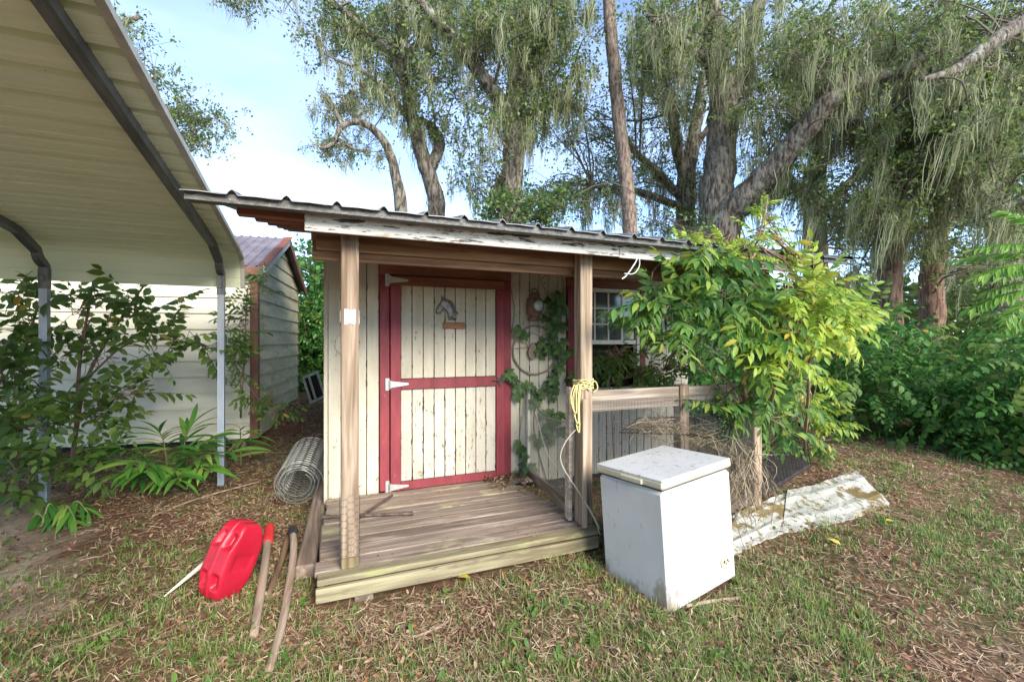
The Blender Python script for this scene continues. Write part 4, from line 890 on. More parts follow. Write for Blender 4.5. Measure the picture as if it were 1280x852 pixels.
# vine over the eave
ev = thing('roof_vine', 'bright green vine growing up over the porch roof edge', 'vine', tuple(PY(945, 320, 2.4)))
lines = [([PY(940, 335, 2.40), PY(938, 312, 2.41), PY(920, 300, 2.52), PY(880, 296, 2.6), PY(845, 296, 2.7)], .006, .003), ([PY(940, 325, 2.40), PY(955, 290, 2.42), PY(957, 265, 2.42), PY(960, 248, 2.42)], .007, .003)]
stems(ev, lines, m_gstem); nodes = [Vector(q) for l in lines for q in catmull([tuple(p) for p in l[0]], 4)]
bunch(ev, SP_YEL, [(958, 262, 16, 14, 9, 2.35, 2.5), (950, 290, 30, 12, 12, 2.35, 2.55), (905, 302, 40, 7, 16, 2.4, 2.6), (870, 300, 28, 5, 14, 2.5, 2.7), (985, 305, 20, 10, 7, 2.4, 2.6), (930, 318, 30, 10, 12, 2.36, 2.45), (1015, 345, 22, 14, 9, 2.35, 2.5)], None, nodes=nodes, sc_=(.38, .65), up_=.5)
# ---- saplings in front of the neighbour siding
def wallplant(name, label, lines, ells, meshes, **k):
    t = thing(name, label, 'sapling', tuple(lines[0][0][0])); stems(t, lines, m_stem); nd = [Vector(q) for l in lines for q in catmull([tuple(p) for p in l[0]], 4)]
    bunch(t, meshes, ells, None, nodes=nd, **k); return t
wallplant('leafy_sapling', 'spreading oval leaved sapling in front of the siding shed', 
          [([G(88, 612), PY(95, 540, 5.6), PY(110, 470, 5.65), PY(150, 400, 5.7), PY(192, 340, 5.7)], .024, .008), ([PY(95, 540, 5.6), PY(100, 450, 5.6), PY(112, 380, 5.6), PY(118, 340, 5.6)], .018, .007), ([PY(112, 470, 5.65), PY(160, 430, 5.6), PY(220, 425, 5.6), PY(262, 435, 5.6)], .010, .004), ([PY(100, 500, 5.6), PY(130, 500, 5.5), PY(175, 490, 5.5)], .009, .004)],
          [(100, 390, 66, 36, 17, 5.45, 5.75), (175, 378, 56, 26, 15, 5.5, 5.8), (130, 450, 65, 40, 14, 5.4, 5.7), (225, 430, 42, 14, 10, 5.5, 5.7), (110, 520, 50, 26, 12, 5.3, 5.6), (185, 420, 40, 40, 6, 5.5, 5.7), (170, 490, 45, 18, 8, 5.4, 5.6)], SP_OVAL, sc_=(.75, 1.25))
wallplant('leafy_sapling', 'dense sapling crowding the carport post with dark base leaves',
          [([G(20, 632), PY(25, 560, 5.35), PY(30, 450, 5.4), PY(45, 390, 5.4), PY(60, 350, 5.4)], .02, .007), ([PY(25, 560, 5.35), PY(5, 480, 5.3), PY(-10, 400, 5.3)], .014, .006)],
          [(20, 400, 40, 40, 13, 5.3, 5.5), (25, 490, 45, 45, 14, 4.75, 5.3), (75, 530, 55, 28, 14, 4.85, 5.2), (15, 590, 40, 35, 11, 4.7, 5.1), (80, 580, 35, 20, 10, 4.9, 5.2), (-20, 460, 40, 70, 16, 4.9, 5.4)], SP_OVAL, sc_=(.7, 1.2))
wallplant('slender_sapling', 'slender narrow leaved sapling beside the brown shed corner',
          [([G(300, 556), PY(302, 500, 6.0), PY(306, 440, 6.0), PY(308, 380, 6.0), PY(312, 345, 6.0)], .012, .004), ([PY(304, 470, 6.0), PY(325, 500, 5.9), PY(350, 505, 5.8)], .006, .003)],
          [(302, 400, 20, 42, 24, 5.85, 6.1), (290, 450, 26, 28, 14, 5.8, 6.05), (330, 495, 26, 16, 10, 5.7, 5.95), (318, 360, 16, 18, 7, 5.8, 6.0), (350, 515, 22, 10, 6, 5.7, 5.9)], SP_NARR, sc_=(.6, 1.0))
# ---- ginger-like clumps
def lance_mesh(name, w):
    n = 7; V = []; T = []
    for i in range(n+1):
        t_ = i/n; hw = w*math.sin(math.pi*min(1, t_*.93+.05))**.75*(1-.15*t_)
        z = -.38*t_*t_
        V += [(-hw, t_, z+.25*hw), (0, t_, z), (hw, t_, z+.25*hw)]
    for i in range(n):
        a = i*3; T += [(a, a+1, a+4), (a, a+4, a+3), (a+1, a+2, a+5), (a+1, a+5, a+4)]
    return np_mesh(name, np.array(V), np.array(T), m_ging)
LANCE = [lance_mesh('lance_leaf', w) for w in (.085, .095, .105, .08)]
def ginger(label, base, stalks, scale=.29):
    t = thing('ginger_plant', label, 'plant', tuple(base))
    for (tip, nl) in stalks:
        tip = Vector(tip); nl = int(nl*1.7); b0 = base+Vector((random.uniform(-.08, .08), random.uniform(-.08, .08), 0)); mid_ = b0.lerp(tip, .5)+Vector((0, 0, .12)); cv = [Vector(q) for q in catmull([tuple(b0), tuple(mid_), tuple(tip)], 6)]
        MB().tube(cv, list(np.linspace(.009, .004, len(cv))), 6).build('stalk', m_gstem, t, True)
        for i in range(nl):
            k_ = .22+.78*i/(nl-1); p = cv[min(int(k_*(len(cv)-1)), len(cv)-1)]; dr = (cv[-1]-cv[-3]).normalized(); sd_ = dr.cross(up).normalized()*(1 if i % 2 else -1)
            d = dr*(.45+.5*k_)+sd_*(1.0-.5*k_)+Vector((0, 0, .15))+rnd3(.1); link('leaf', random.choice(LANCE), t, p, quat_from(d, Vector((0, -.2, 1))+rnd3(.15)), scale*random.uniform(.75, 1.1))
gb = G(215, 606)
ginger('bright variegated ginger clump arching out under the carport eave', gb, [(P(150, 560, 4.1), 9), (P(200, 540, 4.25), 10), (P(250, 555, 4.1), 10), (P(225, 600, 3.95), 9), (P(130, 600, 4.0), 8), (P(270, 545, 4.4), 8), (P(180, 590, 3.9), 8), (P(240, 530, 4.6), 8), (P(215, 560, 4.0), 9), (P(160, 580, 3.85), 8), (P(265, 590, 4.1), 8), (P(110, 575, 4.1), 7), (P(290, 565, 4.3), 7)])
ginger('green broad leaved clump beside the brown shed corner', G(292, 585), [(P(300, 535, 4.75), 6), (P(325, 545, 4.7), 6), (P(270, 545, 4.7), 5)], .26)
ginger('low strappy green clump at the foot of the carport post', G(62, 655), [(P(35, 668, 3.5), 7), (P(95, 650, 3.5), 7), (P(70, 640, 3.55), 6), (P(110, 640, 3.6), 6)], .20)
# ---- creeper on the plank wall
cr_ = thing('wall_creeper', 'five leaved creeper climbing the plank wall round the hoop', 'vine', (2.1, 4.0, .1))
def wp(u, v_, o=.0): return PY(u, v_, W-.012-o)
lines = [([Vector((2.02, 4.005, .02)), wp(668, 540), wp(672, 500), wp(690, 470), wp(694, 430), wp(690, 395), wp(684, 370), wp(676, 350)], .005, .003), ([wp(640, 470), wp(637, 430), wp(643, 390), wp(638, 350), wp(650, 335)], .004, .002), ([wp(690, 430), wp(675, 420), wp(660, 415)], .003, .002), ([wp(672, 500), wp(655, 480), wp(640, 470)], .004, .002), ([wp(676, 350), wp(690, 338), wp(705, 330)], .003, .002), ([wp(700, 395), wp(704, 360), wp(700, 335)], .003, .002), ([Vector((2.02, 4.005, .05)), wp(665, 590), wp(650, 560), wp(652, 520)], .004, .002)]
stems(cr_, lines, m_twig)
for (u, v_, ru, rv, cnt) in [(693, 400, 10, 18, 14), (688, 430, 14, 16, 20), (703, 445, 10, 10, 10), (700, 385, 8, 14, 8), (692, 480, 10, 18, 16), (650, 420, 6, 7, 3), (655, 485, 14, 8, 8), (640, 470, 8, 8, 5), (668, 495, 8, 8, 5), (712, 470, 6, 10, 4), (685, 545, 22, 12, 10), (655, 575, 12, 16, 8), (690, 520, 10, 14, 8), (700, 370, 6, 10, 5)]:
    for _ in range(cnt):
        p = PY(random.gauss(u, ru*.6), random.gauss(v_, rv*.6), W-.02-random.uniform(0, .09)); d = Vector((random.uniform(-1, 1), -.25, random.uniform(-1, .2))); link('leaf', SP_CRE[0], cr_, p, quat_from(d, Vector((random.uniform(-.4, .4), -1, .35))), random.uniform(.7, 1.25))
# ---- hedge mounds on the right
def mound(name, label, c, r, n_sp, meshes, sc_=(.6, 1.4), cat='shrub', core=None, group=None):
    base = Vector((c[0], c[1], float(gz(c[0], c[1])))); t = thing(name, label, cat, tuple(base), group); rx, ry, h = r
    lines = []
    for i in range(6):
        a = random.uniform(0, 6.28); q = Vector((math.cos(a)*rx*.55, math.sin(a)*ry*.55, h*.75)); lines.append(([base, base+q*.4+rnd3(.06), base+q], .02, .006))
    stems(t, lines, m_stem)
    for i in range(n_sp):
        a = random.uniform(0, 2*math.pi); cz_ = random.uniform(0, 1)**.8; s_ = math.sqrt(max(0, 1-cz_*cz_)); k_ = 1+.10*math.sin(3*a+c[0])+.12*math.sin(5*a+7*cz_)+random.gauss(0, .07)
        nrm = Vector((math.cos(a)*s_/rx, math.sin(a)*s_/ry, cz_/h)).normalized(); p = base+Vector((rx*s_*math.cos(a)*k_, ry*s_*math.sin(a)*k_, h*cz_*k_*(.94 if cz_ > .6 else 1)+.05))
        if random.random() < .3: p = base+(p-base)*random.uniform(.72, .95)
        d = nrm*.55+Vector((0, 0, -.25))+rnd3(.5); d = d.normalized(); put_spray(meshes if random.random() < .8 else SP_OVAL, t, p-d*.15, d, nrm+Vector((0, 0, .8))+rnd3(.25), random.uniform(*sc_))
    # inner leaves that close the mass
    nn = 3200; q = rvec(nn)*np.array([rx, ry, h])*RNG.uniform(.45, .93, (nn, 1)); q[:, 2] = np.abs(q[:, 2])
    V, T = scatter(LEAF8, q, rvec(nn), rvec(nn)*.6+np.array([0, 0, 1.]), RNG.uniform(.08, .15, nn)); o = link('inner_foliage', np_mesh('inner_foliage', V, T, m_vine), t); o['kind'] = 'stuff'
mound('vine_mound', 'dark green vine mound spreading where lawn meets the hedge end', (8.15, 2.6, 0), (1.25, 1.3, 1.55), 295, SP_VINE)
mound('vine_mound', 'tallest dark vine mound in the hedge below red barked trunks', (8.35, 4.6, 0), (1.5, 1.3, 1.75), 298, SP_VINE)
mound('vine_mound', 'glossy vine mound of the hedge nearest the backlit sapling', (7.5, 6.1, 0), (1.5, 1.2, 1.75), 298, SP_VINE)
mound('vine_mound', 'hedge end mound with its vines trailing toward the lawn', (8.4, .9, 0), (1.3, 1.3, 1.35), 200, SP_VINE)
mound('vine_mound', 'low leafy mound filling the gap behind the wire crate', (5.9, 5.3, 0), (.95, .8, 1.15), 190, SP_VINE)
mound('understory_bush', 'bushy rounded shrub rising behind the vine hedge', (11.2, 6.6, 0), (1.5, 1.5, 2.1), 200, SP_VINE, (1.0, 1.5))
mound('understory_bush', 'pale green loose bush behind hedge near the frond sapling', (11.5, 4.2, 0), (1.6, 1.5, 2.0), 180, SP_OVAL, (1.0, 1.6))
mound('understory_bush', 'leafy thicket bush between hedge and the porch roof end', (9.2, 9.0, 0), (1.9, 1.4, 2.0), 200, SP_OVAL, (1.0, 1.5))
mound('understory_bush', 'dark thicket bush under the red barked trunks', (12.6, 8.6, 0), (2.0, 1.6, 2.5), 170, SP_VINE, (1.1, 1.8))
mound('understory_bush', 'tall shaded bush at the far end of the hedge row', (13.2, 2.4, 0), (1.8, 1.8, 2.6), 170, SP_OVAL, (1.2, 1.9))
mound('ivy_bank', 'dark ivy bank behind the gap between the two sheds', (-.30, 10.6, 0), (1.0, .8, 2.0), 220, SP_VINE, (.8, 1.2))
fr = thing('frond_sapling', 'bright green feathery sapling reaching in over the hedge', 'sapling', (8.0, 1.45, float(gz(8, 1.45))))
lines = [([Vector((8.0, 1.45, 0)), Vector((7.8, 1.7, 1.0)), P(1300, 380, 6.5), P(1290, 300, 6.4)], .025, .01)]; stems(fr, lines, m_gstem)
for (u, v_, d) in [(1295, 300, (-1, .1, .35)), (1298, 330, (-1, -.2, .2)), (1300, 350, (-1, .2, .0)), (1305, 290, (-.7, -.3, .6)), (1295, 360, (-.9, -.3, -.15)), (1300, 380, (-1, .1, -.2)), (1290, 310, (-.6, .5, .3)), (1310, 320, (-.4, -.6, .3)), (1310, 300, (.7, 0, .5)), (1310, 340, (.8, .3, .2)), (1296, 320, (-1, 0, .1)), (1297, 342, (-.95, .1, .1))]:
    put_spray(SP_FERN, fr, P(u+8, v_+10, 6.45), Vector((ca, -sa, 0))*(d[0])+Vector((sa, ca, 0))*d[1]+Vector((0, 0, d[2])), Vector((-.2, -.3, 1)), random.uniform(.95, 1.35), 'frond')

# ================================================================== TREES
def tree(name, label, Z, limbs, clumps, moss=(200, .9), bark=m_bark, leafmat=m_oak, leaf=.085, per=110, crad=.42, slant=(0, 0), extra_moss=(), cat='tree', mossw=.0085, twig_r=.02):
    """limbs: lists of (u, v, radius_px, depth offset); clumps: (u, v, ru, rv, n, depth spread)"""
    b0 = P(limbs[0][0][0], limbs[0][0][1], Z+limbs[0][0][3]); gzz = float(gz(b0.x, b0.y)); root = thing(name, label, cat, (b0.x, b0.y, gzz-.05))
    nodes = []; nrad = []; tk = MB()
    for li, l in enumerate(limbs):
        pts = [P(u, v_, Z+dz) for u, v_, r_, dz in l]; rr = [r_*(Z+dz)/F for u, v_, r_, dz in l]
        if li == 0 or l[0][2] < 0:
            r0 = abs(rr[0]); pts = [Vector((pts[0].x, pts[0].y, gzz-.1)), pts[0].lerp(Vector((pts[0].x, pts[0].y, gzz)), .55)]+pts; rr = [r0*1.45, r0*1.12]+[abs(q) for q in rr]
        cv = catmull([tuple(p) for p in pts], 5); rv = np.interp(np.linspace(0, 1, len(cv)), np.linspace(0, 1, len(rr)), rr)*.84
        cv = [Vector(q)+rnd3(1)*min(.02, r_*.05) for q, r_ in zip(cv, rv)]
        tk.tube(cv, list(rv), 14, lump=.035)
        k0 = 2*5 if (li == 0 or l[0][2] < 0) else 0
        nodes += cv[k0:]; nrad += list(rv[k0:])
    tk.build('trunk', bark, root, True)
    NA = np.array([tuple(q) for q in nodes]); tw = MB(); LP = []; LD = []; anchors = []
    for (u, v_, ru, rv, cnt, ds) in clumps:
        for _ in range(int(cnt*(.62 if u > 930 else .85)+.5)):
            a = random.uniform(0, 6.283); q = math.sqrt(random.random()); p = P(u+ru*q*math.cos(a), v_+rv*q*math.sin(a), Z+random.gauss(0, ds)); pn = np.array(p)
            dist = np.linalg.norm(NA-pn, axis=1)+np.maximum(0, NA[:, 2]-pn[2])*.6+RNG.uniform(0, .5, len(NA)); nd = Vector(NA[int(dist.argmin())]); ln = (p-nd).length
            m1 = nd.lerp(p, .35)+rnd3(.07*ln)+Vector((0, 0, .10*ln)); m2 = nd.lerp(p, .7)+rnd3(.08*ln)+Vector((0, 0, .08*ln)); cv = catmull([tuple(nd), tuple(m1), tuple(m2), tuple(p)], 3)
            r0 = min(.05, twig_r*(.6+.35*ln)); tw.tube(cv, list(np.linspace(r0, .006, len(cv))), 5, False)
            for s_ in (4, 6, 8, 9): anchors.append(np.array(cv[min(s_, len(cv)-1)]))
            n_ = int(1.15*per*random.uniform(.5, 1.3)); sub = 7
            cs = pn+RNG.normal(size=(sub, 3))*np.array([crad, crad, crad*.65])*.9
            for c_ in cs: tw.tube([p.lerp(Vector(cv[-4]), random.random()*.7), Vector(c_)], [.007, .003], 3, False); anchors.append(c_)
            LP.append(cs[RNG.integers(0, sub, n_)]+RNG.normal(size=(n_, 3))*np.array([.115, .115, .085])*crad/.42)
    tw.build('branches', m_twig, root)
    LP = np.concatenate(LP); n_ = len(LP); nn = rvec(n_)*.8+np.array([0, 0, .8])
    V, T = scatter(LEAF2, LP-np.array(root.location), rvec(n_)+np.array([0, 0, -.2]), nn, RNG.uniform(.65, 1.25, n_)*leaf*1.08)
    o = link('crown', np_mesh('crown', V, T, leafmat), root); o['kind'] = 'stuff'
    # Spanish moss
    nm, ml = int(moss[0]*(.40 if limbs[0][0][0] > 930 else .6)), moss[1]*.75
    if nm:
        A = np.array(anchors); idx = RNG.integers(0, len(A), nm); A = A[idx]
        ni = RNG.integers(0, len(NA), nm//4); A2 = NA[ni]-np.stack([np.zeros(len(ni)), np.zeros(len(ni)), np.array(nrad)[ni]*.8], 1)
        A = np.concatenate([A, A2])
        for (u, v_, ru, rv, cnt, ds) in extra_moss:
            q = np.array([tuple(P(random.gauss(u, ru*.5), random.gauss(v_, rv*.5), Z+random.gauss(0, ds))) for _ in range(cnt)]); A = np.concatenate([A, q])
        m = 16; nb = len(A); Lb = ml*RNG.uniform(.15, 1.25, nb)**1.4; S = 6; tt = np.linspace(0, 1, S+1)
        ll = np.repeat(Lb, m)*RNG.uniform(.35, 1, nb*m); o0 = RNG.normal(size=(nb*m, 3))*np.array([.075, .075, .05])
        sl = np.repeat(RNG.normal(0, .10, (nb, 2)), m, 0)+np.array(slant); ax = np.stack([sl[:, 0], sl[:, 1], -np.ones(nb*m)], 1)*ll[:, None]
        ph = np.repeat(RNG.uniform(0, 6.28, nb), m)[:, None]; fq = np.repeat(RNG.uniform(2, 5, nb), m)[:, None]; sw = np.repeat(RNG.normal(size=(nb, 3))*np.array([.035, .035, 0]), m, 0)
        ph2 = RNG.uniform(0, 6.28, (nb*m, 1)); sw2 = RNG.normal(size=(nb*m, 3))*np.array([.026, .026, .012])
        st = np.repeat(A, m, 0)-np.array(root.location)
        c_ = st[:, None]+o0[:, None]*(1-.55*tt)[None, :, None]+ax[:, None]*tt[None, :, None]+(np.sin(ph+fq*tt)-np.sin(ph))[..., None]*sw[:, None]+np.sin(ph2+9*tt)[..., None]*sw2[:, None]
        sd_ = rvec(nb*m); sd_[:, 2] *= .2; w_ = (RNG.uniform(.5, 1.3, nb*m)*mossw)[:, None]*np.array([.6, 1, 1.1, 1, .85, .55, .1])
        wv = w_[..., None]*unit(sd_)[:, None]; V = np.stack([c_-wv, c_+wv], 2).reshape(-1, 3); b_ = ((np.arange(nb*m)*(S+1)*2)[:, None]+(np.arange(S)*2)[None]).reshape(-1)
        T = np.concatenate([np.stack([b_, b_+1, b_+3], 1), np.stack([b_, b_+3, b_+2], 1)]); o = link('hanging_moss', np_mesh('hanging_moss', V, T, m_moss), root); o['kind'] = 'stuff'
    return root
SLR = (-.16*ca, .16*sa)     # moss blown towards the shed
tree('live_oak', 'crooked slim oak with bare mossy bough bent to one side', 11.0,
     [[(501, 262, 9.5, 0), (497, 232, 8, 0), (487, 190, 6.5, -.1), (470, 165, 5.5, -.2), (450, 153, 4.5, -.3), (428, 158, 4, -.5), (415, 180, 3, -.6), (400, 186, 2, -.7)], [(428, 158, 3, -.5), (420, 140, 2.5, -.5), (410, 125, 2, -.6), (404, 118, 1, -.6)], [(419, 172, 2.5, -.5), (440, 185, 2, -.3), (456, 190, 1.5, -.1)], [(450, 153, 2.5, -.3), (438, 128, 2, -.2), (446, 112, 1.2, 0)]],
     [(432, 140, 34, 30, 14, .3), (440, 190, 36, 12, 11, .3), (402, 186, 16, 14, 6, .2), (470, 120, 24, 24, 6, .3)], (190, .55), per=26, leaf=.075, crad=.3)
tree('live_oak', 'twin stemmed oak with moss curtains in front of blue sky', 12.0,
     [[(546, 265, 13, 0), (540, 232, 12, 0), (527, 190, 11, 0), (513, 140, 9, 0), (503, 80, 8, -.2), (500, 20, 6, -.4), (498, -40, 5, -.6)], [(536, 215, 9, 0), (550, 180, 8, .2), (540, 160, 6, .3), (525, 150, 5, .4)], [(505, 100, 6, -.2), (470, 50, 5, -.6), (430, 15, 4, -.9), (390, -10, 3, -1.2), (330, -25, 2.5, -1.5), (270, -30, 2, -1.7)], [(503, 80, 6, -.2), (540, 30, 5, .4), (570, -10, 4, .8)], [(520, 165, 5, 0), (490, 120, 4, -.4), (455, 90, 3, -.8), (420, 75, 2, -1)]],
     [(450, 30, 70, 32, 34, .7), (500, 60, 60, 50, 36, .7), (540, 20, 50, 30, 22, .7), (500, 120, 46, 36, 20, .5), (425, 60, 26, 34, 9, .5), (560, 90, 30, 40, 10, .5), (545, 165, 30, 20, 8, .4), (340, -14, 70, 10, 10, .4), (270, -14, 24, 6, 4, .3)], (460, 1.1), per=80)
tree('live_oak', 'tall oak with forking trunk wrapped in hanging moss behind the porch roof', 11.5,
     [[(642, 272, 17, 0), (640, 230, 16, 0), (643, 180, 17, 0), (645, 120, 16, .1), (650, 60, 13, .2), (655, 0, 11, .2), (660, -70, 8, .2)], [(641, 155, 13, 0), (625, 125, 11, -.2), (600, 92, 10, -.4), (572, 55, 9, -.6), (535, 15, 8, -.9), (490, -40, 6, -1.2)], [(645, 110, 9, .1), (668, 70, 8, .4), (685, 20, 7, .7), (695, -40, 5, 1)], [(640, 205, 10, 0), (622, 240, 8, .4), (612, 255, 7, .6)], [(645, 150, 6, .1), (690, 130, 5, .5), (730, 140, 3, 1)]],
     [(650, 40, 70, 60, 50, .9), (590, 30, 60, 36, 30, .8), (690, 110, 46, 50, 30, .7), (640, 130, 40, 50, 22, .7), (600, 150, 40, 36, 12, .6), (600, 215, 30, 30, 8, .5), (720, 40, 40, 50, 22, .8)], (620, 1.3), per=85)
tree('pine_tree', 'tall straight slender pine trunk rising behind porch roof', 11.0,
     [[(788, 295, 11, 0), (783, 230, 10.5, 0), (776, 170, 10, 0), (769, 100, 9.5, 0), (763, 30, 9, 0), (759, -40, 8.5, 0), (752, -160, 7, 0)], [(756, -100, 3, 0), (720, -130, 2, .5)], [(757, -90, 3, 0), (800, -125, 2, -.5)]],
     [(752, -140, 60, 40, 24, .8)], (70, .8), bark=m_barkp, per=70)
tree('live_oak', 'small forked oak standing behind the slender pine', 14.0,
     [[(858, 288, 15, 0), (857, 230, 13, 0), (866, 180, 10, 0), (874, 130, 8, .2), (880, 90, 6, .4)], [(857, 225, 9, 0), (845, 180, 8, -.2), (838, 130, 6, -.4), (830, 80, 4, -.6)], [(855, 250, 7, 0), (820, 215, 6, -.4), (795, 190, 4, -.8)], [(866, 190, 5, 0), (885, 160, 4, .4), (900, 140, 3, .6)], [(857, 262, 6, 0), (800, 240, 5, -.6), (740, 232, 3, -1)]],
     [(810, 140, 60, 60, 44, 1.0), (840, 80, 60, 50, 36, 1.0), (790, 220, 56, 40, 26, .9), (730, 210, 50, 50, 26, .9), (860, 230, 36, 40, 14, .8), (720, 150, 40, 40, 18, .8), (700, 250, 50, 22, 16, .7), (830, 270, 50, 20, 10, .8)], (620, 1.3), per=80)
tree('live_oak', 'massive leaning oak with wide forked trunk behind the vines on the roof', 11.0,
     [[(897, 295, 28, 0), (897, 240, 25, 0), (901, 180, 21, 0), (903, 130, 20, 0), (897, 70, 17, -.2), (888, 10, 15, -.4), (880, -60, 12, -.6)], [(905, 285, -23, -.2), (935, 245, 21, -.6), (965, 212, 19, -1.0), (1000, 172, 17, -1.4), (1035, 130, 15, -1.7), (1080, 102, 12, -1.9), (1120, 92, 9, -2.0), (1170, 60, 6, -2.1)], [(905, 140, 14, 0), (925, 90, 12, .4), (940, 40, 11, .7), (955, -20, 9, 1), (965, -80, 7, 1.2)], [(1000, 172, 7, -.2), (1010, 110, 6, .2), (1030, 50, 5, .6)], [(897, 90, 8, -.2), (850, 50, 6, -.7), (810, 20, 4, -1.2)], [(945, 235, 6, .1), (985, 240, 5, .6), (1030, 215, 4, 1)]],
     [(960, 60, 80, 60, 60, 1.0), (1040, 60, 70, 55, 48, 1.0), (1010, 150, 60, 45, 22, .9), (860, 30, 60, 40, 30, .9), (950, 150, 50, 50, 16, .9), (1000, 230, 50, 36, 20, .8), (1100, 120, 50, 40, 24, .9), (820, 70, 36, 50, 14, .8)], (900, 1.35), per=90, slant=(SLR[0]*.5, SLR[1]*.5), extra_moss=[(930, 210, 50, 50, 14, .5)])
tree('live_oak', 'broad moss laden oak above the vine hedge', 10.5,
     [[(1112, 392, 16, .6), (1112, 340, 15, .6), (1115, 280, 14, .6), (1125, 210, 12, .4), (1140, 140, 10, .2), (1165, 70, 9, 0), (1190, 0, 7, 0)], [(1120, 230, 8, .5), (1090, 190, 7, .2), (1060, 160, 5, 0)], [(1130, 180, 8, .3), (1175, 160, 7, -.2), (1220, 130, 6, -.6), (1260, 90, 5, -1)], [(1115, 270, 6, .6), (1150, 250, 5, .2), (1190, 240, 4, -.2)], [(1150, 110, 6, .2), (1110, 60, 5, .5), (1080, 20, 4, .8)]],
     [(1130, 60, 80, 60, 60, 1.1), (1180, 140, 70, 60, 54, 1.0), (1100, 190, 60, 50, 40, .9), (1190, 220, 60, 45, 36, .9), (1060, 240, 36, 40, 18, .7), (1120, 270, 50, 30, 22, .8)], (1000, 1.5), bark=m_barkr, per=90, slant=SLR, extra_moss=[(1200, 215, 40, 40, 60, .5), (1130, 265, 50, 30, 50, .5), (1235, 200, 30, 50, 40, .5)])
tree('live_oak', 'leaning oak whose thick bough crosses high over the hedge', 9.0,
     [[(1330, 400, 20, 0), (1335, 300, 19, 0), (1330, 200, 17, 0), (1320, 110, 15, 0), (1330, 20, 12, 0)], [(1325, 40, 13, -.5), (1280, 30, 12, -1.0), (1240, 55, 11, -1.2), (1205, 82, 9, -1.3), (1175, 95, 6, -1.4), (1150, 100, 3, -1.5)], [(1332, 240, 9, 0), (1290, 240, 7, -.3), (1255, 262, 5, -.6), (1225, 275, 3, -.8)], [(1330, 160, 8, 0), (1290, 130, 7, .4), (1250, 120, 5, .8)]],
     [(1240, 50, 60, 50, 40, .8), (1250, 140, 50, 60, 36, .8), (1260, 230, 40, 46, 22, .7), (1170, 30, 50, 36, 20, .8), (1330, 120, 50, 120, 40, .8), (1200, 110, 40, 20, 10, .6)], (620, 1.2), per=95, leafmat=m_oak, slant=SLR, extra_moss=[(1240, 90, 50, 20, 30, .4), (1250, 260, 30, 20, 26, .3)])
tree('live_oak', 'reddish trunked oak deep in the shade past the hedge', 15.0,
     [[(1165, 372, 15, 0), (1166, 330, 14, 0), (1172, 290, 13, 0), (1185, 230, 11, 0), (1200, 170, 8, 0)], [(1172, 285, 8, 0), (1215, 250, 7, .4), (1250, 200, 5, .8)], [(1170, 300, 6, 0), (1140, 270, 5, -.5), (1110, 240, 4, -1)]],
     [(1190, 180, 90, 70, 60, 1.4), (1240, 260, 60, 50, 34, 1.2), (1130, 290, 70, 36, 32, 1.2), (1200, 320, 80, 26, 26, 1.2)], (520, 1.6), bark=m_barkr, per=85, slant=SLR, leaf=.11, crad=.55)
tree('live_oak', 'dark oak half hidden between the porch roof end and hedge', 15.0,
     [[(1020, 330, 16, 0), (1018, 280, 15, 0), (1020, 230, 12, 0), (1030, 170, 9, 0), (1040, 110, 7, 0)], [(1019, 270, 8, 0), (1050, 240, 7, .3), (1080, 210, 5, .6)], [(1019, 260, 7, 0), (985, 220, 6, -.3), (960, 190, 4, -.6)]],
     [(1040, 140, 70, 60, 44, 1.2), (1060, 280, 46, 40, 24, 1.0), (970, 170, 60, 50, 30, 1.2), (1090, 330, 40, 30, 14, 1.0), (1000, 80, 70, 50, 34, 1.2)], (520, 1.5), per=85, slant=SLR, leaf=.11, crad=.55)
tree('live_oak', 'shaded trunk of an oak far behind the frond sapling', 17.0,
     [[(1255, 372, 20, 0), (1254, 320, 19, 0), (1250, 260, 17, 0), (1240, 190, 13, 0), (1225, 120, 10, 0)], [(1252, 290, 9, 0), (1285, 250, 8, .4), (1320, 200, 6, .8)], [(1240, 200, 8, 0), (1200, 170, 6, -.5), (1165, 150, 4, -1)]],
     [(1270, 300, 60, 40, 30, 1.4), (1210, 110, 80, 70, 40, 1.6), (1290, 200, 60, 80, 36, 1.4), (1200, 340, 70, 22, 20, 1.2)], (420, 1.6), per=85, slant=SLR, leaf=.12, crad=.6)
tree('live_oak', 'oak with leafy branch tips showing past the carport roof edge', 13.0,
     [[(40, 300, 14, 0), (60, 200, 12, 0), (90, 100, 10, 0), (120, 0, 8, 0)], [(75, 150, 6, 0), (140, 130, 5, 0), (200, 135, 4, 0), (245, 150, 3, 0)], [(90, 100, 6, 0), (140, 40, 5, 0), (175, 20, 3, 0)], [(150, 130, 4, 0), (200, 160, 3, 0), (240, 175, 2, 0)]],
     [(150, 60, 18, 40, 7, .4), (215, 140, 36, 30, 20, .5), (250, 155, 26, 18, 12, .4), (180, 100, 22, 22, 8, .4), (60, 60, 80, 60, 30, 1), (165, 35, 14, 22, 5, .4), (225, 180, 20, 12, 6, .3)], (110, .8), per=85, leaf=.09)
tree('leafy_tree', 'green leafed young tree beyond the porch roof with low round crown', 9.5,
     [[(625, 300, 4, 0), (625, 270, 3, 0), (622, 245, 2.5, 0)], [(625, 285, 3, 0), (690, 265, 2.5, .4), (700, 240, 2, .6)]],
     [(622, 256, 20, 20, 9, .3), (690, 256, 26, 18, 10, .3), (660, 275, 40, 12, 8, .3), (860, 296, 20, 5, 3, .2)], (0, 0), per=90, leafmat=m_oakb, leaf=.09, crad=.28, twig_r=.008)
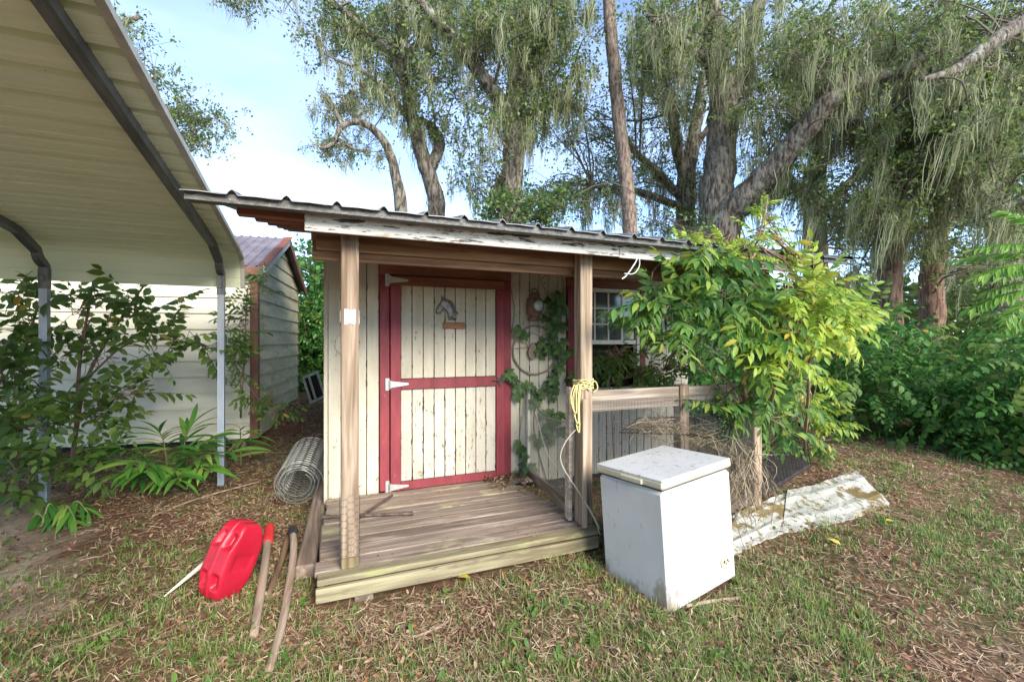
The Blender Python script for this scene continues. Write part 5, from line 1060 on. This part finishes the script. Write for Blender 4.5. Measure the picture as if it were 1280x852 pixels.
tree('ivy_tree', 'ivy clad tree filling the gap between the two sheds', 10.2,
     [[(398, 420, 7, 0), (399, 350, 6, 0), (396, 300, 5, 0), (392, 270, 4, 0)], [(399, 360, 4, 0), (410, 320, 3, .2), (425, 300, 2, .4)]],
     [(398, 400, 22, 60, 40, .5), (395, 330, 18, 34, 18, .3), (425, 380, 24, 70, 30, .4), (385, 440, 14, 30, 12, .3), (400, 460, 24, 16, 12, .3)], (0, 0), per=120, leafmat=m_vine, leaf=.11, crad=.34, twig_r=.01)
# far woods: a mass that closes the horizon
def far_woods():
    n_ = 34000; az = RNG.uniform(math.radians(-50), math.radians(72), n_)+AZ; r_ = RNG.uniform(26, 44, n_)
    x = np.sin(az)*r_; y_ = np.cos(az)*r_; env = 2.0+.7*(np.sin(az*17)+np.sin(az*31+1)+np.sin(az*7+2))*.8+2.6*smooth(AZ+.10, AZ+.45, az); z = RNG.uniform(0, 1, n_)**.8*np.maximum(env, .8)
    V, T = scatter(LEAF2, np.stack([x, y_, z], 1), rvec(n_), rvec(n_)+np.array([0, 0, .6]), RNG.uniform(.35, .75, n_)); o = link('far_woods', np_mesh('far_woods', V, T, m_oak)); o['kind'] = 'stuff'; tag(o, 'dark line of distant undergrowth behind all the trees', 'woods')
far_woods()

# ================================================================== GROUND COVER
FO = [(-.08, 1.74, 2.62, 4.3), (-.05, 3.9, 4.0, 6.6)]
def field(n_, rmin, rmax, pw=1.0):
    r_ = rmin+(rmax-rmin)*RNG.uniform(0, 1, n_)**pw; a = RNG.uniform(math.radians(-58), math.radians(62), n_)+AZ
    return np.sin(a)*r_, np.cos(a)*r_
LAT = [np.random.default_rng(90+k).uniform(0, 1, (64, 64)) for k in range(12)]
def nz2(x, y, s, o=0):                # fractal value noise, about 0..1
    v = 0; amp = .55; f_ = s/2.5
    for k in range(3):
        L_ = LAT[(o+k*3) % 12]; X_ = x*f_+17.3*o; Y_ = y*f_+5.1*o; i = np.floor(X_).astype(int); j = np.floor(Y_).astype(int); u = X_-i; w = Y_-j; u = u*u*(3-2*u); w = w*w*(3-2*w)
        g = lambda a, b: L_[a % 64, b % 64]
        v = v+amp*((g(i, j)*(1-u)+g(i+1, j)*u)*(1-w)+(g(i, j+1)*(1-u)+g(i+1, j+1)*u)*w); amp *= .5; f_ *= 2.1
    return np.clip((v-.48)*1.9+.5, 0, 1)
def keep(x, y):
    k = np.ones(len(x), bool)
    for (a, b, c, d) in FO: k &= ~((x > a) & (x < b) & (y > c) & (y < d))
    qa = (x-c0.x)*fx.x+(y-c0.y)*fx.y; qb = (x-c0.x)*fy.x+(y-c0.y)*fy.y
    return k & ~((qa > 0) & (qa < wx) & (qb > 0) & (qb < wy))
sand = lambda x, y: smooth(2.8, 2.2, np.hypot(x+3.9, (y-2.6)*.75)+.25*np.sin(5*x+3*y)+.12*np.sin(11*x-7*y))
def cover(name, label, cat, V, T, m): o = link(name, np_mesh(name, V, T, m)); o['kind'] = 'stuff'; tag(o, label, cat)
def grass():
    def dens_(x, y): return np.clip((2.3*(nz2(x, y, 2.6, 1)-.34)+.9*(nz2(x, y, 8, 2)-.4))*(.42+.58*smooth(-.2, 2.8, x)), .04, 1)*(1-.93*sand(x, y))*(1-.75*smooth(3.6, 4.6, y)*(1-smooth(1.5, 4, x)))*(1-.6*smooth(.9, .2, np.abs(y-2.3))*smooth(2.2, 1.2, x)*smooth(-.3, .3, x))
    x, y = field(19000, 1.0, 9.0, 1.3); k = RNG.uniform(0, 1, len(x)) < dens_(x, y); x, y = x[k], y[k]
    c = RNG.integers(6, 26, len(x)); rad = np.repeat(RNG.uniform(.012, .05, len(x)), c); ht = np.repeat(RNG.uniform(.5, 1.25, len(x)), c); cx, cy = np.repeat(x, c), np.repeat(y, c)
    ox, oy = RNG.normal(size=len(cx))*rad, RNG.normal(size=len(cx))*rad; X, Y = cx+ox, cy+oy; d = rvec(len(X)); d[:, 0] += ox/rad*.5; d[:, 1] += oy/rad*.5; d[:, 2] = np.abs(d[:, 2])*.7+.15; S_ = RNG.uniform(.025, .07, len(X))*ht
    x2, y2 = field(90000, 1.0, 9.0, 1.35); k = RNG.uniform(0, 1, len(x2)) < dens_(x2, y2)*.7; x2, y2 = x2[k], y2[k]; d2 = rvec(len(x2)); d2[:, 2] = np.abs(d2[:, 2])*.45+.05; S2 = RNG.uniform(.025, .075, len(x2))
    X = np.concatenate([X, x2]); Y = np.concatenate([Y, y2]); d = np.concatenate([d, d2]); S_ = np.concatenate([S_, S2]); k = keep(X, Y); X, Y, d, S_ = X[k], Y[k], d[k], S_[k]; n_ = len(X)
    w = RNG.uniform(.0028, .0062, n_)*(1+.10*np.hypot(X, Y)); V, T = scatter(BLADE, np.stack([X, Y, gz(X, Y)-.004], 1), d, rvec(n_)*.4+np.array([0, 0, 1.]), np.stack([w, S_, S_], 1)); cover('grass', 'thin patchy lawn grass growing over the yard', 'grass', V, T, m_grass)
def straw():
    x, y = field(170000, 1.0, 9.0, 1.3); dens = np.clip(.34+.9*nz2(x, y, 4, 7)*nz2(x, y, 1.4, 9), 0, 1)*(1-.9*sand(x, y))
    k = keep(x, y) & (RNG.uniform(0, 1, len(x)) < dens); x, y = x[k], y[k]; n_ = len(x); d = rvec(n_); d[:, 2] = np.abs(d[:, 2])*.22
    ln = RNG.uniform(.03, .13, n_)[:, None]; st = np.stack([x, y, gz(x, y)+.004+RNG.uniform(0, .012, n_)], 1)
    V, T = ribbons(st, d*ln, RNG.uniform(.0008, .002, n_)*(1+.12*np.hypot(x, y)), 2, .008, np.array([.8, 1, .4])); cover('dry_thatch', 'dry straw coloured thatch strewn over the yard', 'thatch', V, T, m_straw)
def litter():
    x, y = field(85000, 1.0, 9.5, 1.15); dens = np.clip(.22+.95*nz2(x, y, 3, 4)*(1-.55*smooth(1.5, 4.5, x))+.9*smooth(3.6, 4.6, y)*(1-smooth(.5, 3, x)), 0, 1)*(1-.88*sand(x, y))
    k = keep(x, y) & (RNG.uniform(0, 1, len(x)) < dens); x, y = x[k], y[k]; n_ = len(x); d = rvec(n_); d[:, 2] *= .25
    s = RNG.uniform(.012, .036, n_)*(1+.05*np.hypot(x, y)); V, T = scatter(leafw(.42), np.stack([x, y, gz(x, y)+.006+RNG.uniform(0, .014, n_)], 1), d, rvec(n_)*.5+np.array([0, 0, 1.]), s); cover('leaf_litter', 'brown fallen leaf litter covering the dirt', 'leaf litter', V, T, m_litter)
def weeds():
    VS = []; x, y = field(900, 1.2, 8.0, 1.1); dens = np.clip(1.6*nz2(x, y, 1.7, 3)*nz2(x, y, 3.1, 8), 0, 1)*(1-.9*sand(x, y)); k = keep(x, y) & (RNG.uniform(0, 1, len(x)) < dens); x, y = x[k], y[k]
    for xi, yi in zip(x, y):
        n_ = RNG.integers(5, 14); p = np.array([xi, yi, float(gz(xi, yi))])+RNG.normal(size=(n_, 3))*np.array([.03, .03, 0])+np.array([0, 0, .012])*RNG.uniform(0, 2, (n_, 1)); d = rvec(n_); d[:, 2] = np.abs(d[:, 2])*.5+.1
        VS.append(scatter(leafw(.5), p, d, rvec(n_)*.3+np.array([0, 0, 1.]), RNG.uniform(.02, .05, n_)))
    V, T = merge(VS); cover('weeds', 'small broad leaved weeds dotted through the lawn', 'weeds', V, T, m_weed)
grass(); straw(); litter(); weeds()
# deck debris and leaves piled at the corner by the door
n_ = 260; x = RNG.uniform(1.35, 1.75, n_); y = 4.0-np.abs(RNG.normal(0, .22, n_)); V, T = scatter(leafw(.42), np.stack([x, y, np.full(n_, DT+.008)+RNG.uniform(0, .03, n_)], 1), rvec(n_)*np.array([1, 1, .3]), rvec(n_)*.5+np.array([0, 0, 1.]), RNG.uniform(.02, .05, n_))
o = link('leaf_pile', np_mesh('leaf_pile', V, T, m_litter)); o['kind'] = 'stuff'; tag(o, 'dry brown leaves drifted in the deck corner beside gate', 'leaf pile')
n_ = 130; x = RNG.uniform(.0, 1.6, n_); y = RNG.uniform(2.68, 3.98, n_); V, T = scatter(leafw(.34), np.stack([x, y, np.full(n_, DT+.005)], 1), rvec(n_)*np.array([1, 1, .1]), rvec(n_)*.2+np.array([0, 0, 1.]), RNG.uniform(.008, .03, n_))
o = link('deck_debris', np_mesh('deck_debris', V, T, m_litter)); o['kind'] = 'stuff'; tag(o, 'bits of dead leaf scattered over the porch boards', 'debris')
# single leaves and sticks one can point at
LF = np_mesh('fallen_leaf', *scatter(leafw(.55), np.zeros((1, 3)), np.array([[0, 1., 0]]), np.array([[0, 0, 1.]]), np.array([.085])), m_yleaf)
for (u, v_, a, s_, lab) in [(588, 721, 80, .9, 'yellow fallen leaf on dirt in front of the deck'), (1051, 680, 10, 1, 'yellow fallen leaf standing in the grass past the panel'), (1119, 651, 80, 1.1, 'yellow fallen leaf lying off the panel corner'), (1078, 643, 60, .8, 'yellow fallen leaf lying on the white panel'), (99, 654, 75, .9, 'yellow fallen leaf near the ginger clump')]:
    p = G(u, v_, .03 if u != 1078 else .10); o = link('fallen_leaf', LF, None, p, Quaternion((0, 0, 1), math.radians(a))@Quaternion((1, 0, 0), .25), s_); tag(o, lab, 'leaf')
for pix, r_, lab in [([(520, 795), (545, 785), (560, 776)], .007, 'pale bare stick on the dirt below the deck'), ([(858, 757), (890, 751), (925, 747)], .011, 'brown stick lying at the foot of freezer'), ([(60, 812), (130, 788), (185, 762)], .006, 'long thin straw stalk on grass left of the fuel can'), ([(190, 645), (250, 622), (330, 600)], .008, 'thin root trailing across the dirt toward the wire roll'), ([(1010, 482), (1022, 505), (1060, 545)], .006, 'dry arching stem between sapling and vine hedge')]:
    if v_ and pix[0][1] > 500: pts = [tuple(G(u, v_, .014)) for u, v_ in pix]
    else: pts = [tuple(P(u, v_, 5.4)) for u, v_ in pix[:-1]]+[tuple(G(*pix[-1]))]
    tag(rec(MB().tube(catmull(pts, 6), [r_]*(6*(len(pts)-1)+1), 6, lump=.1).build('stick', m_stick, None, True)), lab, 'stick')
